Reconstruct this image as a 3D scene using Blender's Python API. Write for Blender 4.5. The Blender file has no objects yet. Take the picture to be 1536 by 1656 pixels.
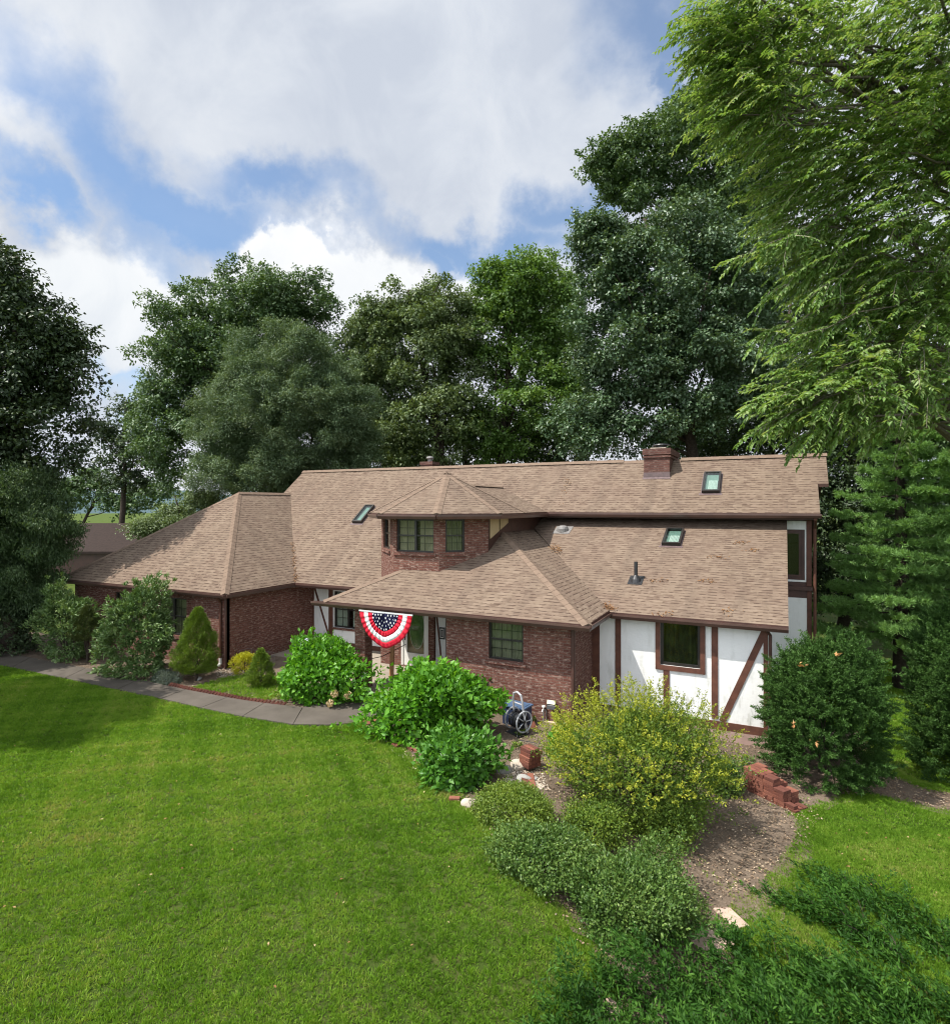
import bpy, bmesh, math, random
import numpy as np
from mathutils import Vector, Matrix
from mathutils.geometry import delaunay_2d_cdt

# ---------------------------------------------------------------- camera, sky, sun, exposure
S = bpy.context.scene
COL = S.collection
F, HY, CX, CAMH = 967.0, 818.0, 768.0, 5.4          # focal length and horizon in photo pixels, camera height
TH = math.radians(26.44); CT, ST = math.cos(TH), math.sin(TH)
cam = bpy.data.cameras.new("camera"); camo = bpy.data.objects.new("camera", cam); COL.objects.link(camo)
camo.location = (0, 0, CAMH); camo.rotation_euler = (math.radians(90), 0, TH)
cam.sensor_width = 36; cam.lens = 36 * F / 1656; cam.shift_y = -10 / 1656
cam.clip_start = 0.1; cam.clip_end = 3000
S.camera = camo
S.view_settings.view_transform = 'Standard'; S.view_settings.look = 'None'
S.view_settings.exposure = 0.45; S.view_settings.gamma = 1
S.cycles.max_bounces = 6; S.cycles.diffuse_bounces = 3; S.cycles.glossy_bounces = 3
S.cycles.transmission_bounces = 4; S.cycles.transparent_max_bounces = 8
S.cycles.filter_width = 1.1
S.cycles.caustics_reflective = False; S.cycles.caustics_refractive = False
SUN_DIR = Vector((-1.05, -1.0, 2.4)).normalized()   # towards the sun
sl = bpy.data.lights.new("sun", 'SUN'); sl.energy = 5.0; sl.angle = math.radians(0.55); sl.color = (1, .95, .87)
so = bpy.data.objects.new("sun", sl); COL.objects.link(so); so.location = (-20, -20, 50)
so.rotation_euler = (-SUN_DIR).to_track_quat('-Z', 'Y').to_euler()

W = bpy.data.worlds.new("World"); S.world = W; W.use_nodes = True
SKY_STRENGTH = 0.10

class NT:
    """small node-tree helper"""
    def __init__(s, tree): s.t = tree; s.t.nodes.clear()
    def n(s, typ, **kw):
        nd = s.t.nodes.new(typ)
        for k, v in kw.items(): setattr(nd, k, v)
        return nd
    def l(s, a, b): s.t.links.new(a, b)
    def put(s, sock, v):
        if hasattr(v, 'is_output') or isinstance(v, bpy.types.NodeSocket): s.l(v, sock)
        else: sock.default_value = v
    def math(s, op, a, b=0.0, c=0.0, clamp=False):
        nd = s.n('ShaderNodeMath', operation=op, use_clamp=clamp)
        s.put(nd.inputs[0], a); s.put(nd.inputs[1], b); s.put(nd.inputs[2], c); return nd.outputs[0]
    def mix(s, f, a, b, mode='MIX'):
        nd = s.n('ShaderNodeMix', data_type='RGBA', blend_type=mode)
        s.put(nd.inputs[0], f)
        for i, v in ((6, a), (7, b)):
            if isinstance(v, (tuple, list)): v = tuple(v) if len(v) == 4 else tuple(v) + (1,)
            s.put(nd.inputs[i], v)
        return nd.outputs[2]
    def noise(s, vec, scale, detail=4, rough=.55, dist=0.0, out=0):
        nd = s.n('ShaderNodeTexNoise'); s.put(nd.inputs['Vector'], vec)
        nd.inputs['Scale'].default_value = scale; nd.inputs['Detail'].default_value = detail
        nd.inputs['Roughness'].default_value = rough; nd.inputs['Distortion'].default_value = dist
        return nd.outputs[out]
    def ramp(s, f, stops, interp='LINEAR'):
        nd = s.n('ShaderNodeValToRGB'); s.put(nd.inputs[0], f); cr = nd.color_ramp; cr.interpolation = interp
        while len(cr.elements) < len(stops): cr.elements.new(0.5)
        for e, (p, c) in zip(cr.elements, stops):
            e.position = p; e.color = tuple(c) + (1,) if len(c) == 3 else c
        return nd.outputs[0]
    def smooth(s, v, a, b, lo=0.0, hi=1.0):
        nd = s.n('ShaderNodeMapRange', interpolation_type='SMOOTHSTEP'); s.put(nd.inputs[0], v)
        nd.inputs[1].default_value = a; nd.inputs[2].default_value = b
        nd.inputs[3].default_value = lo; nd.inputs[4].default_value = hi; return nd.outputs[0]

def azel(px, py):
    X, Z = (px - CX) / F, (HY - py) / F
    return math.atan2(X, 1.0), math.atan2(Z, math.hypot(X, 1))

def build_world():
    N = NT(W.node_tree)
    out = N.n('ShaderNodeOutputWorld'); bg = N.n('ShaderNodeBackground'); N.l(bg.outputs[0], out.inputs[0])
    sky = N.n('ShaderNodeTexSky', sky_type='NISHITA', sun_disc=False)
    sky.sun_elevation = math.asin(SUN_DIR.z); sky.sun_rotation = math.atan2(SUN_DIR.x, SUN_DIR.y)
    sky.air_density = 1.0; sky.dust_density = 0.6; sky.ozone_density = 1.4
    tc = N.n('ShaderNodeTexCoord'); gen = tc.outputs['Generated']
    rot = N.n('ShaderNodeVectorRotate', rotation_type='Z_AXIS'); N.l(gen, rot.inputs['Vector'])
    rot.inputs['Angle'].default_value = -TH
    sep = N.n('ShaderNodeSeparateXYZ'); N.l(rot.outputs[0], sep.inputs[0])
    hor = N.math('SQRT', N.math('ADD', N.math('MULTIPLY', sep.outputs[0], sep.outputs[0]), N.math('MULTIPLY', sep.outputs[1], sep.outputs[1])))
    az0 = N.math('ARCTAN2', sep.outputs[0], sep.outputs[1]); el0 = N.math('ARCTAN2', sep.outputs[2], hor)
    # warp the sky coordinates with noise so every cloud edge billows
    w1 = N.n('ShaderNodeTexNoise'); N.l(gen, w1.inputs['Vector'])
    w1.inputs['Scale'].default_value = 5.5; w1.inputs['Detail'].default_value = 9; w1.inputs['Roughness'].default_value = .58
    ws = N.n('ShaderNodeSeparateColor'); N.l(w1.outputs['Color'], ws.inputs[0])
    az = N.math('ADD', az0, N.math('MULTIPLY', N.math('SUBTRACT', ws.outputs[0], .5), .34))
    el = N.math('ADD', el0, N.math('MULTIPLY', N.math('SUBTRACT', ws.outputs[1], .5), .30))
    def blob(px, py, ru, rv, ang=0, warp=True, soft=1.0):
        a0, e0 = azel(px, py)
        A, E = (az, el) if warp else (az0, el0)
        du = N.math('SUBTRACT', A, a0); dv = N.math('SUBTRACT', E, e0)
        c, s_ = math.cos(math.radians(ang)), math.sin(math.radians(ang))
        u = N.math('ADD', N.math('MULTIPLY', du, c / (ru / F)), N.math('MULTIPLY', dv, s_ / (ru / F)))
        v = N.math('ADD', N.math('MULTIPLY', du, -s_ / (rv / F)), N.math('MULTIPLY', dv, c / (rv / F)))
        r = N.math('SQRT', N.math('ADD', N.math('MULTIPLY', u, u), N.math('MULTIPLY', v, v)))
        return N.smooth(r, 1.0 + .5 * soft, 1.0 - .5 * soft)
    def union(bs):
        r = bs[0]
        for b in bs[1:]: r = N.math('MAXIMUM', r, b)
        return r
    blue = union([blob(150, 245, 150, 52, -48, soft=1.5), blob(320, 350, 165, 52, -8, soft=1.1), blob(455, 320, 110, 34, -12, soft=1.5),
                  blob(770, 400, 180, 34, -8, soft=1.4), blob(700, 425, 60, 34, -45, soft=1.2), blob(1070, 30, 130, 70, 0, soft=1.5),
                  blob(1085, 130, 26, 60, 0, soft=1.5), blob(205, 600, 60, 60, 0, soft=1.8), blob(60, 330, 60, 24, -30, soft=1.6), blob(890, 350, 80, 40, 20, soft=1.6)])
    cumulus = union([blob(530, 540, 165, 118, 0, soft=.25), blob(420, 540, 120, 80, 0, soft=.25), blob(640, 560, 110, 90, 0, soft=.25), blob(250, 550, 160, 92, 0, soft=.5), blob(330, 530, 90, 60, 0, soft=.5),
                     blob(60, 480, 150, 60, 0, soft=.9), blob(740, 480, 60, 48, 0, soft=.7)])
    # elsewhere in the sky (outside the photographed part) loose holes
    loose = N.smooth(N.noise(gen, 2.2, 6, .6), .53, .66)
    away = N.smooth(N.math('ABSOLUTE', az0), .85, 1.2)
    blue = N.math('MAXIMUM', blue, N.math('MULTIPLY', loose, away))
    cover = N.math('SUBTRACT', 1.0, N.math('MULTIPLY', blue, .80))
    cover = N.math('MAXIMUM', cover, cumulus, clamp=True)
    # cloud colour: bright billows, grey bellies
    d1 = N.noise(gen, 7.0, 8, .6, .4); d2 = N.noise(gen, 2.6, 5, .5)
    grey = union([blob(640, 190, 420, 190, -10, soft=1.4), blob(60, 350, 190, 70, -12, soft=1.2), blob(870, 90, 200, 90, 0, soft=1.5)])
    lum = N.math('ADD', N.math('MULTIPLY', d1, .55), N.math('MULTIPLY', d2, .45))
    lum = N.math('ADD', N.smooth(lum, .30, .70), N.math('MULTIPLY', grey, -.20))
    whitec = N.ramp(lum, [(0.0, (.57, .62, .71)), (.35, (.655, .70, .775)), (.7, (.74, .775, .83)), (1.0, (.86, .88, .91))])
    cumc = N.ramp(N.math('ADD', N.math('MULTIPLY', d1, .8), N.math('MULTIPLY', N.smooth(el0, .2, .46), .45)), [(.30, (.68, .73, .80)), (.55, (.84, .87, .90)), (.8, (.94, .95, .96))])
    cloudc = N.mix(cumulus, whitec, cumc)
    k = 1.0 / SKY_STRENGTH
    cs = N.n('ShaderNodeVectorMath', operation='SCALE'); N.l(cloudc, cs.inputs[0]); N.l(N.math('MULTIPLY', N.math('ADD', 1.0, N.math('MULTIPLY', N.math('MAXIMUM', N.smooth(az0, -1.0, -1.6), N.smooth(az0, 2.4, 2.9)), 1.5)), k * .79), cs.inputs['Scale'])  # out-of-view clouds left and behind are brightened to add fill light
    skyb = N.n('ShaderNodeVectorMath', operation='SCALE'); N.l(sky.outputs[0], skyb.inputs[0]); skyb.inputs['Scale'].default_value = 1.15
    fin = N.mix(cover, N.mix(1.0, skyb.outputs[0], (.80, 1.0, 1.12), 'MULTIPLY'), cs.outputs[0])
    # the world below the horizon: dull ground bounce
    fin2 = N.mix(N.smooth(sep.outputs[2], -.05, .0), (.9, 1.1, .7), fin)
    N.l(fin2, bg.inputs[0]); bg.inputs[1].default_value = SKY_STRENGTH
build_world()

# ---------------------------------------------------------------- helpers
RND = random.Random(7)
def rng_(seed): return np.random.default_rng(seed)
def H(X, Y): return CT * X - ST * Y, ST * X + CT * Y         # camera-heading ground coordinates -> site coordinates
def sst(t): t = min(1, max(0, t)); return t * t * (3 - 2 * t)
def gz(x, y):                                                 # the ground falls gently to the right of the wing
    return -0.45 * sst((x + 4.2) / 3.6) - 0.35 * sst((x - 0.5) / 5)
def gz_np(x, y):
    f = lambda t: (lambda u: u * u * (3 - 2 * u))(np.clip(t, 0, 1))
    return -0.45 * f((x + 4.2) / 3.6) - 0.35 * f((x - 0.5) / 5)
def G(px, py, z=None):                                        # a spot on the ground seen at a photo pixel
    zz = 0.0 if z is None else z
    for _ in range(6):
        Y = F * (CAMH - zz) / (py - HY); X = (px - CX) / F * Y
        x, y = H(X, Y)
        if z is not None: break
        zz = gz(x, y)
    return x, y
def PZ(px, py, Z):                                            # a spot at a given distance in front of the camera
    x, y = H((px - CX) / F * Z, Z); return x, y, CAMH + (HY - py) / F * Z

def empty(name, loc=(0, 0, 0), rz=0.0, parent=None):
    o = bpy.data.objects.new(name, None); COL.objects.link(o); o.location = loc; o.rotation_euler = (0, 0, rz)
    o.empty_display_size = .1
    if parent: o.parent = parent
    return o
def tag(o, label=None, cat=None, group=None, kind=None):
    if label: o['label'] = label
    if cat: o['category'] = cat
    if group: o['group'] = group
    if kind: o['kind'] = kind
    return o
def copy_tree(o, parent=None):
    c = o.copy(); COL.objects.link(c)
    if parent: c.parent = parent
    for ch in list(o.children): copy_tree(ch, c)
    return c

def add_uv(me):
    uv = me.uv_layers.new(name="UVMap")
    for p in me.polygons:
        n = p.normal
        if abs(n.z) > .995: t, b = Vector((1, 0, 0)), Vector((0, 1, 0))
        else:
            t = Vector((-n.y, n.x, 0)).normalized(); b = n.cross(t)
        for li in p.loop_indices:
            co = me.vertices[me.loops[li].vertex_index].co
            uv.data[li].uv = (co.dot(t), co.dot(b))

class MB:
    def __init__(s): s.v = []; s.f = []; s.m = []
    def vert(s, p): s.v.append(tuple(p)); return len(s.v) - 1
    def face(s, pts, m=0):
        s.f.append([s.vert(p) for p in pts]); s.m.append(m); return s
    def box(s, x0, x1, y0, y1, z0, z1, m=0):
        return s.lbox((Vector((0, 0, 0)), Vector((1, 0, 0)), Vector((0, -1, 0))), x0, x1, -y1, -y0, z0, z1, m)
    def lbox(s, fr, u0, u1, w0, w1, z0, z1, m=0):            # box in a wall frame: u along the wall, w outwards, z up
        o, d, n = fr; up = Vector((0, 0, 1))
        P = lambda u, w, z: o + d * u + n * w + up * z
        i = [s.vert(P(u, w, z)) for z in (z0, z1) for (u, w) in ((u0, w0), (u1, w0), (u1, w1), (u0, w1))]
        flip = d.cross(n).z < 0
        for q in ((0, 3, 2, 1), (4, 5, 6, 7), (0, 1, 5, 4), (1, 2, 6, 5), (2, 3, 7, 6), (3, 0, 4, 7)):
            q = [i[k] for k in q]
            s.f.append(q[::-1] if flip else q); s.m.append(m)
        return s
    def prism(s, pts, off, m=0, mside=None):                  # polygon pts extruded by off
        pts = [Vector(p) for p in pts]; off = Vector(off); ms = m if mside is None else mside
        a = [s.vert(p) for p in pts]; b = [s.vert(p + off) for p in pts]
        nrm = Vector((0, 0, 0))
        for k in range(len(pts)): nrm += (pts[k] - pts[0]).cross(pts[(k + 1) % len(pts)] - pts[0])
        fl = nrm.dot(off) > 0
        fa, fb = list(a), list(b)[::-1]
        if fl: fa, fb = fa[::-1], fb[::-1]
        s.f.append(fa); s.m.append(m); s.f.append(fb); s.m.append(ms)
        for k in range(len(pts)):
            k2 = (k + 1) % len(pts); q = [a[k], b[k], b[k2], a[k2]]
            s.f.append(q[::-1] if fl else q); s.m.append(ms)
        return s
    def tube(s, pts, rad, n=6, m=0, cap=True):
        pts = [Vector(p) for p in pts]; rings = []
        if not hasattr(rad, '__len__'): rad = [rad] * len(pts)
        ref = None
        for k, p in enumerate(pts):
            t = (pts[min(k + 1, len(pts) - 1)] - pts[max(k - 1, 0)]).normalized()
            if ref is None: ref = t.cross(Vector((.3, .9, .2))).normalized()
            ref = (ref - t * ref.dot(t)); ref = ref.normalized() if ref.length > 1e-6 else t.orthogonal().normalized()
            b = t.cross(ref)
            rings.append([s.vert(p + (ref * math.cos(a) + b * math.sin(a)) * rad[k]) for a in [2 * math.pi * j / n for j in range(n)]])
        for r0, r1 in zip(rings, rings[1:]):
            for j in range(n):
                s.f.append([r0[j], r0[(j + 1) % n], r1[(j + 1) % n], r1[j]]); s.m.append(m)
        if cap: s.f.append(rings[0][::-1]); s.m.append(m); s.f.append(rings[-1]); s.m.append(m)
        return s
    def lathe(s, prof, c, n=20, m=0):                         # profile [(r, z)] round a vertical axis at c
        c = Vector(c); rings = [[s.vert(c + Vector((r * math.cos(a), r * math.sin(a), z))) for a in [2 * math.pi * j / n for j in range(n)]] for r, z in prof]
        for r0, r1 in zip(rings, rings[1:]):
            for j in range(n): s.f.append([r0[j], r0[(j + 1) % n], r1[(j + 1) % n], r1[j]]); s.m.append(m)
        s.f.append(rings[0][::-1]); s.m.append(m); s.f.append(rings[-1]); s.m.append(m); return s
    def build(s, name, mats, parent=None, smooth=False, bevel=0.0):
        me = bpy.data.meshes.new(name); me.from_pydata(s.v, [], s.f)
        mats = mats if isinstance(mats, (list, tuple)) else [mats]
        for mm in mats: me.materials.append(mm)
        me.polygons.foreach_set('material_index', s.m); me.update()
        add_uv(me)
        if smooth: me.polygons.foreach_set('use_smooth', [True] * len(me.polygons))
        o = bpy.data.objects.new(name, me); COL.objects.link(o)
        if parent:
            o.parent = parent
        if bevel:
            b = o.modifiers.new("bevel", 'BEVEL'); b.width = bevel; b.segments = 2; b.limit_method = 'ANGLE'
        return o

def mesh_np(name, V, T, mat, parent=None, tint=None, smooth=False):
    me = bpy.data.meshes.new(name)
    V = np.ascontiguousarray(V, np.float32); T = np.ascontiguousarray(T, np.int32)
    me.vertices.add(len(V)); me.vertices.foreach_set('co', V.ravel())
    me.loops.add(T.size); me.loops.foreach_set('vertex_index', T.ravel())
    me.polygons.add(len(T)); me.polygons.foreach_set('loop_start', np.arange(0, T.size, 3, dtype=np.int32))
    me.update(calc_edges=True)
    if tint is not None:
        a = me.attributes.new('tint', 'FLOAT', 'FACE'); a.data.foreach_set('value', np.ascontiguousarray(tint, np.float32))
    if smooth: me.polygons.foreach_set('use_smooth', np.ones(len(T), bool))
    me.materials.append(mat)
    o = bpy.data.objects.new(name, me); COL.objects.link(o)
    if parent: o.parent = parent
    return o

def unit(a): return a / np.maximum(np.linalg.norm(a, axis=-1, keepdims=True), 1e-9)
def rdir(r, n): return unit(r.normal(size=(n, 3)))

def leaf_arrays(P, A, Nn, L, Wd, fold=.25, droop=.1, mid=.45):
    """two-triangle folded leaves; P base, A axis, Nn rough normal (arrays)"""
    A = unit(A); Sd = unit(np.cross(A, Nn)); N2 = np.cross(Sd, A)
    L = np.broadcast_to(np.asarray(L, float), (len(P),))[:, None]; Wd = np.broadcast_to(np.asarray(Wd, float), (len(P),))[:, None]
    M = P + A * L * mid
    tip = P + A * L - N2 * L * droop
    l = M - Sd * Wd * .5 + N2 * Wd * fold; r = M + Sd * Wd * .5 + N2 * Wd * fold
    V = np.stack([P, r, tip, l], 1).reshape(-1, 3)
    b = np.arange(len(P))[:, None] * 4
    T = np.concatenate([b + [0, 1, 2], b + [0, 2, 3]], 1).reshape(-1, 3)
    return V, T

# ---------------------------------------------------------------- materials
MATS = {}
def mat(name):
    m = bpy.data.materials.new(name); m.use_nodes = True; MATS[name] = m
    return m, NT(m.node_tree)
def principled(N, rough=.6, spec=.4, metal=0.0):
    out = N.n('ShaderNodeOutputMaterial'); b = N.n('ShaderNodeBsdfPrincipled'); N.l(b.outputs[0], out.inputs[0])
    b.inputs['Roughness'].default_value = rough; b.inputs['Specular IOR Level'].default_value = spec; b.inputs['Metallic'].default_value = metal
    return b, out
def bump(N, b, height, dist=.01, strength=1.0):
    bp = N.n('ShaderNodeBump'); bp.inputs['Distance'].default_value = dist; bp.inputs['Strength'].default_value = strength
    N.l(height, bp.inputs['Height']); N.l(bp.outputs[0], b.inputs['Normal'])
def simple(name, c1, c2=None, rough=.6, scale=6.0, spec=.4, metal=0.0, bmp=0.0, bscale=40., detail=6):
    m, N = mat(name); b, _ = principled(N, rough, spec, metal)
    obj = N.n('ShaderNodeTexCoord').outputs['Object']
    c2 = c2 or tuple(x * .75 for x in c1)
    f = N.smooth(N.noise(obj, scale, detail, .6), .3, .7)
    N.l(N.mix(f, c1, c2), b.inputs['Base Color'])
    if bmp: bump(N, b, N.noise(obj, bscale, 5, .6), bmp)
    return m

def brick_mat(name, ca, cb, light, mortar, light_amt=.5):
    m, N = mat(name); b, _ = principled(N, .85, .25)
    tc = N.n('ShaderNodeTexCoord'); uv = tc.outputs['UV']
    br = N.n('ShaderNodeTexBrick'); N.l(uv, br.inputs['Vector'])
    for k, v in (('Scale', 1.0), ('Mortar Size', .006), ('Mortar Smooth', .2), ('Bias', 0.0), ('Brick Width', .21), ('Row Height', .072)): br.inputs[k].default_value = v
    br.inputs['Color1'].default_value = (0, 0, 0, 1); br.inputs['Color2'].default_value = (1, 1, 1, 1); br.inputs['Mortar'].default_value = (.5, .5, .5, 1)
    mp = N.n('ShaderNodeMapping'); N.l(uv, mp.inputs[0]); mp.inputs['Scale'].default_value = (5, 14, 1)
    n1 = N.noise(mp.outputs[0], 1.25, 4, .65); n2 = N.noise(uv, 1.1, 4, .6); n3 = N.noise(uv, 60, 3, .6)
    base = N.mix(br.outputs['Color'], ca, cb)
    base = N.mix(N.smooth(n2, .35, .65, 0, .5), base, tuple(x * .72 for x in ca))
    lf = N.math('MULTIPLY', N.smooth(n1, .50, .66), light_amt)
    base = N.mix(lf, base, light)
    base = N.mix(N.math('MULTIPLY', N.smooth(n3, .4, .75), .25), base, tuple(x * .5 for x in ca))
    base = N.mix(br.outputs['Fac'], base, mortar)
    N.l(base, b.inputs['Base Color'])
    hgt = N.math('ADD', N.math('MULTIPLY', br.outputs['Fac'], -1.0), N.math('MULTIPLY', n3, .35))
    bump(N, b, hgt, .008)
    return m
BRICK = brick_mat('brick', (.125, .046, .034), (.20, .085, .062), (.40, .28, .225), (.19, .135, .108), .85)
PAVER = simple('red_paver', (.185, .068, .045), (.12, .046, .034), .85, 9, .2, bmp=.006)
CHIM = brick_mat('chimney_brick', (.10, .042, .034), (.16, .070, .055), (.30, .20, .165), (.15, .105, .09), .55)

def shingle_mat(name, flip=1.0):
    m, N = mat(name); b, _ = principled(N, .92, .15)
    uv = N.n('ShaderNodeTexCoord').outputs['UV']
    br = N.n('ShaderNodeTexBrick', offset=.37, squash=1.4, squash_frequency=3); N.l(uv, br.inputs['Vector'])
    for k, v in (('Scale', 1.0), ('Mortar Size', .007), ('Mortar Smooth', .3), ('Bias', -.1), ('Brick Width', .26), ('Row Height', .135)): br.inputs[k].default_value = v
    br.inputs['Color1'].default_value = (0, 0, 0, 1); br.inputs['Color2'].default_value = (1, 1, 1, 1); br.inputs['Mortar'].default_value = (.2, .2, .2, 1)
    sp = N.n('ShaderNodeSeparateXYZ'); N.l(uv, sp.inputs[0])
    vv = N.math('FRACT', N.math('DIVIDE', sp.outputs[1], .135))
    mp = N.n('ShaderNodeMapping'); N.l(uv, mp.inputs[0]); mp.inputs['Scale'].default_value = (1, 7.4, 1)
    n1 = N.noise(mp.outputs[0], 3.2, 2, .5); n2 = N.noise(uv, .55, 5, .6); n3 = N.noise(uv, 75, 3, .7)
    mp4 = N.n('ShaderNodeMapping'); N.l(uv, mp4.inputs[0]); mp4.inputs['Scale'].default_value = (4.6, 7.4, 1); n4 = N.noise(mp4.outputs[0], 1.0, 1, .5)
    c = N.mix(br.outputs['Color'], (.190, .142, .104), (.112, .077, .057))
    c = N.mix(N.smooth(n1, .42, .62, 0, .6), c, (.25, .192, .145))
    c = N.mix(N.smooth(n2, .35, .7, 0, .35), c, (.145, .098, .075))
    c = N.mix(N.math('MULTIPLY', N.smooth(n3, .45, .75), .3), c, (.10, .068, .05))
    mp5 = N.n('ShaderNodeMapping'); N.l(uv, mp5.inputs[0]); mp5.inputs['Scale'].default_value = (2.2, .22, 1)
    c = N.mix(N.smooth(N.noise(mp5.outputs[0], 1.0, 4, .6), .45, .72, 0, .38), c, (.10, .075, .058))
    # shadow line under each course, painted dark along the butt edge and broken up
    edge = N.math('MULTIPLY', N.smooth(vv, .34, .12), N.smooth(n4, .46, .54, .12, 1.0))
    c = N.mix(N.math('MULTIPLY', edge, .9), c, (.050, .030, .023))
    N.l(c, b.inputs['Base Color'])
    hgt = N.math('ADD', N.math('MULTIPLY', N.math('SUBTRACT', 1.0, vv), .8), N.math('ADD', N.math('MULTIPLY', br.outputs['Color'], .35), N.math('MULTIPLY', n3, .25)))
    bump(N, b, hgt, .014, .8)
    return m
SHINGLE = shingle_mat('asphalt_shingle')
CAPM = simple('ridge_shingle', (.205, .148, .109), (.165, .118, .088), .92, 5, .15, bmp=.006, bscale=60)
TRIM = simple('brown_trim', (.085, .040, .030), (.055, .027, .021), .5, 3)
TIMBER = simple('brown_timber', (.135, .056, .036), (.085, .036, .025), .6, 5, .3)
GUTTER = simple('brown_gutter', (.10, .055, .045), (.075, .042, .035), .32, 3, .6)
SOFFIT = simple('dark_soffit', (.07, .04, .03), (.05, .03, .024), .7, 3)
DARKFR = simple('dark_bronze', (.028, .024, .022), (.02, .018, .016), .35, 4, .5)
FLASH = simple('metal_flashing', (.16, .11, .11), (.10, .07, .07), .45, 8, .5)
GREYM = simple('grey_metal', (.24, .23, .22), (.15, .14, .135), .45, 10, .5)
BLACKM = simple('black_metal', (.025, .025, .027), (.015, .015, .016), .45, 10, .5)
WHITEP = simple('white_paint', (.78, .77, .73), (.70, .69, .65), .45, 3, .4)
CREAM = simple('cream_panel', (.62, .50, .30), (.52, .41, .24), .7, 3, .3)
CURT = simple('curtain_cloth', (.46, .42, .33), (.37, .34, .26), .9, 3, .1)
CURTG = simple('shade_cloth', (.33, .33, .25), (.25, .255, .19), .9, 2, .1)
CURTW = simple('white_curtain', (.50, .56, .52), (.42, .48, .45), .9, 4, .1)
CONC = None
def stucco():
    m, N = mat('white_stucco'); b, _ = principled(N, .85, .2)
    uv = N.n('ShaderNodeTexCoord').outputs['UV']
    mp = N.n('ShaderNodeMapping'); N.l(uv, mp.inputs[0]); mp.inputs['Scale'].default_value = (3, .8, 1)
    n1 = N.noise(mp.outputs[0], 1.6, 6, .65); n2 = N.noise(uv, 14, 6, .6); n3 = N.noise(uv, .9, 3)
    sp = N.n('ShaderNodeSeparateXYZ'); N.l(uv, sp.inputs[0])
    low = N.smooth(sp.outputs[1], 1.6, .1)      # weather stains near the foot of the wall
    st = N.math('MULTIPLY', N.smooth(n1, .48, .72), N.math('ADD', N.math('MULTIPLY', low, .6), .24))
    c = N.mix(N.smooth(n3, .3, .7), (.80, .80, .775), (.73, .735, .72))
    c = N.mix(st, c, (.36, .36, .31))
    N.l(c, b.inputs['Base Color']); bump(N, b, n2, .01, .6); return m
STUCCO = stucco()
FOUND = simple('pink_foundation', (.42, .29, .25), (.33, .23, .20), .9, 4, .1, bmp=.006)
def concrete():
    m, N = mat('concrete'); b, _ = principled(N, .85, .25)
    o = N.n('ShaderNodeTexCoord').outputs['Object']
    n1 = N.noise(o, .8, 7, .65); n2 = N.noise(o, 45, 4, .7); n3 = N.noise(o, 4, 4, .6, .8)
    c = N.mix(N.smooth(n1, .3, .7), (.076, .065, .053), (.116, .100, .083))
    c = N.mix(N.smooth(n3, .6, .75, 0, .4), c, (.055, .047, .04))
    c = N.mix(N.smooth(n2, .45, .8, 0, .35), c, (.06, .05, .043))
    N.l(c, b.inputs['Base Color']); bump(N, b, n2, .004); return m
CONC = concrete()
PORCH = simple('porch_concrete', (.34, .29, .235), (.27, .23, .185), .85, 3, .2)

def soil_mat(name, cols, scale=3., gr=30.):
    m, N = mat(name); b, _ = principled(N, .95, .1)
    o = N.n('ShaderNodeTexCoord').outputs['Object']
    n1 = N.noise(o, scale * .25, 6, .65); n2 = N.noise(o, gr, 5, .7); n3 = N.noise(o, scale, 5, .7)
    c = N.mix(N.smooth(n1, .35, .65), cols[0], cols[1])
    c = N.mix(N.smooth(n3, .45, .68, 0, .85), c, cols[2])
    c = N.mix(N.smooth(n2, .5, .72, 0, .75), c, cols[3])
    N.l(c, b.inputs['Base Color']); bump(N, b, n2, .03); return m
SOIL = soil_mat('bed_soil', [(.13, .098, .072), (.19, .145, .108), (.08, .062, .045), (.30, .24, .185)])
LAWNB = soil_mat('lawn_soil', [(.05, .085, .014), (.07, .11, .018), (.10, .105, .035), (.03, .045, .01)], 2.0, 60)
FIELD = LAWNB

def leaf_mat(name, cols, rough=.5, trans=.28, spec=.35, tcol=None):
    m, N = mat(name)
    out = N.n('ShaderNodeOutputMaterial'); b = N.n('ShaderNodeBsdfPrincipled')
    b.inputs['Roughness'].default_value = rough; b.inputs['Specular IOR Level'].default_value = spec
    at = N.n('ShaderNodeAttribute', attribute_name='tint')
    n = len(cols); c = N.ramp(at.outputs['Fac'], [(i / (n - 1), k) for i, k in enumerate(cols)])
    N.l(c, b.inputs['Base Color'])
    tr = N.n('ShaderNodeBsdfTranslucent')
    tcn = N.mix(1.0, c, tcol or (1.35, 1.25, .55), 'MULTIPLY'); N.l(tcn, tr.inputs[0])
    mx = N.n('ShaderNodeMixShader'); mx.inputs[0].default_value = trans
    N.l(b.outputs[0], mx.inputs[1]); N.l(tr.outputs[0], mx.inputs[2]); N.l(mx.outputs[0], out.inputs[0])
    return m
OAK = leaf_mat('oak_leaf', [(0.036, 0.072, 0.026), (0.076, 0.138, 0.048), (0.17, 0.25, 0.115)], .5, .22, .45)  # tree leaf ramps: palest grey-green stop paints in sunlit highlights
OAK2 = leaf_mat('olive_oak_leaf', [(0.052, 0.086, 0.028), (0.105, 0.158, 0.052), (0.21, 0.27, 0.12)], .5, .22, .45)
MAPLE = leaf_mat('maple_leaf', [(0.038, 0.078, 0.034), (0.08, 0.145, 0.064), (0.22, 0.29, 0.18)], .45, .2, .5)
BRIGHT = leaf_mat('fresh_green_leaf', [(0.048, 0.105, 0.02), (0.1, 0.19, 0.036), (0.2, 0.31, 0.085)], .5, .3, .4)
FINE = leaf_mat('grey_green_leaf', [(0.058, 0.1, 0.046), (0.1, 0.16, 0.075), (0.19, 0.25, 0.13)], .55, .2, .35)
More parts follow.
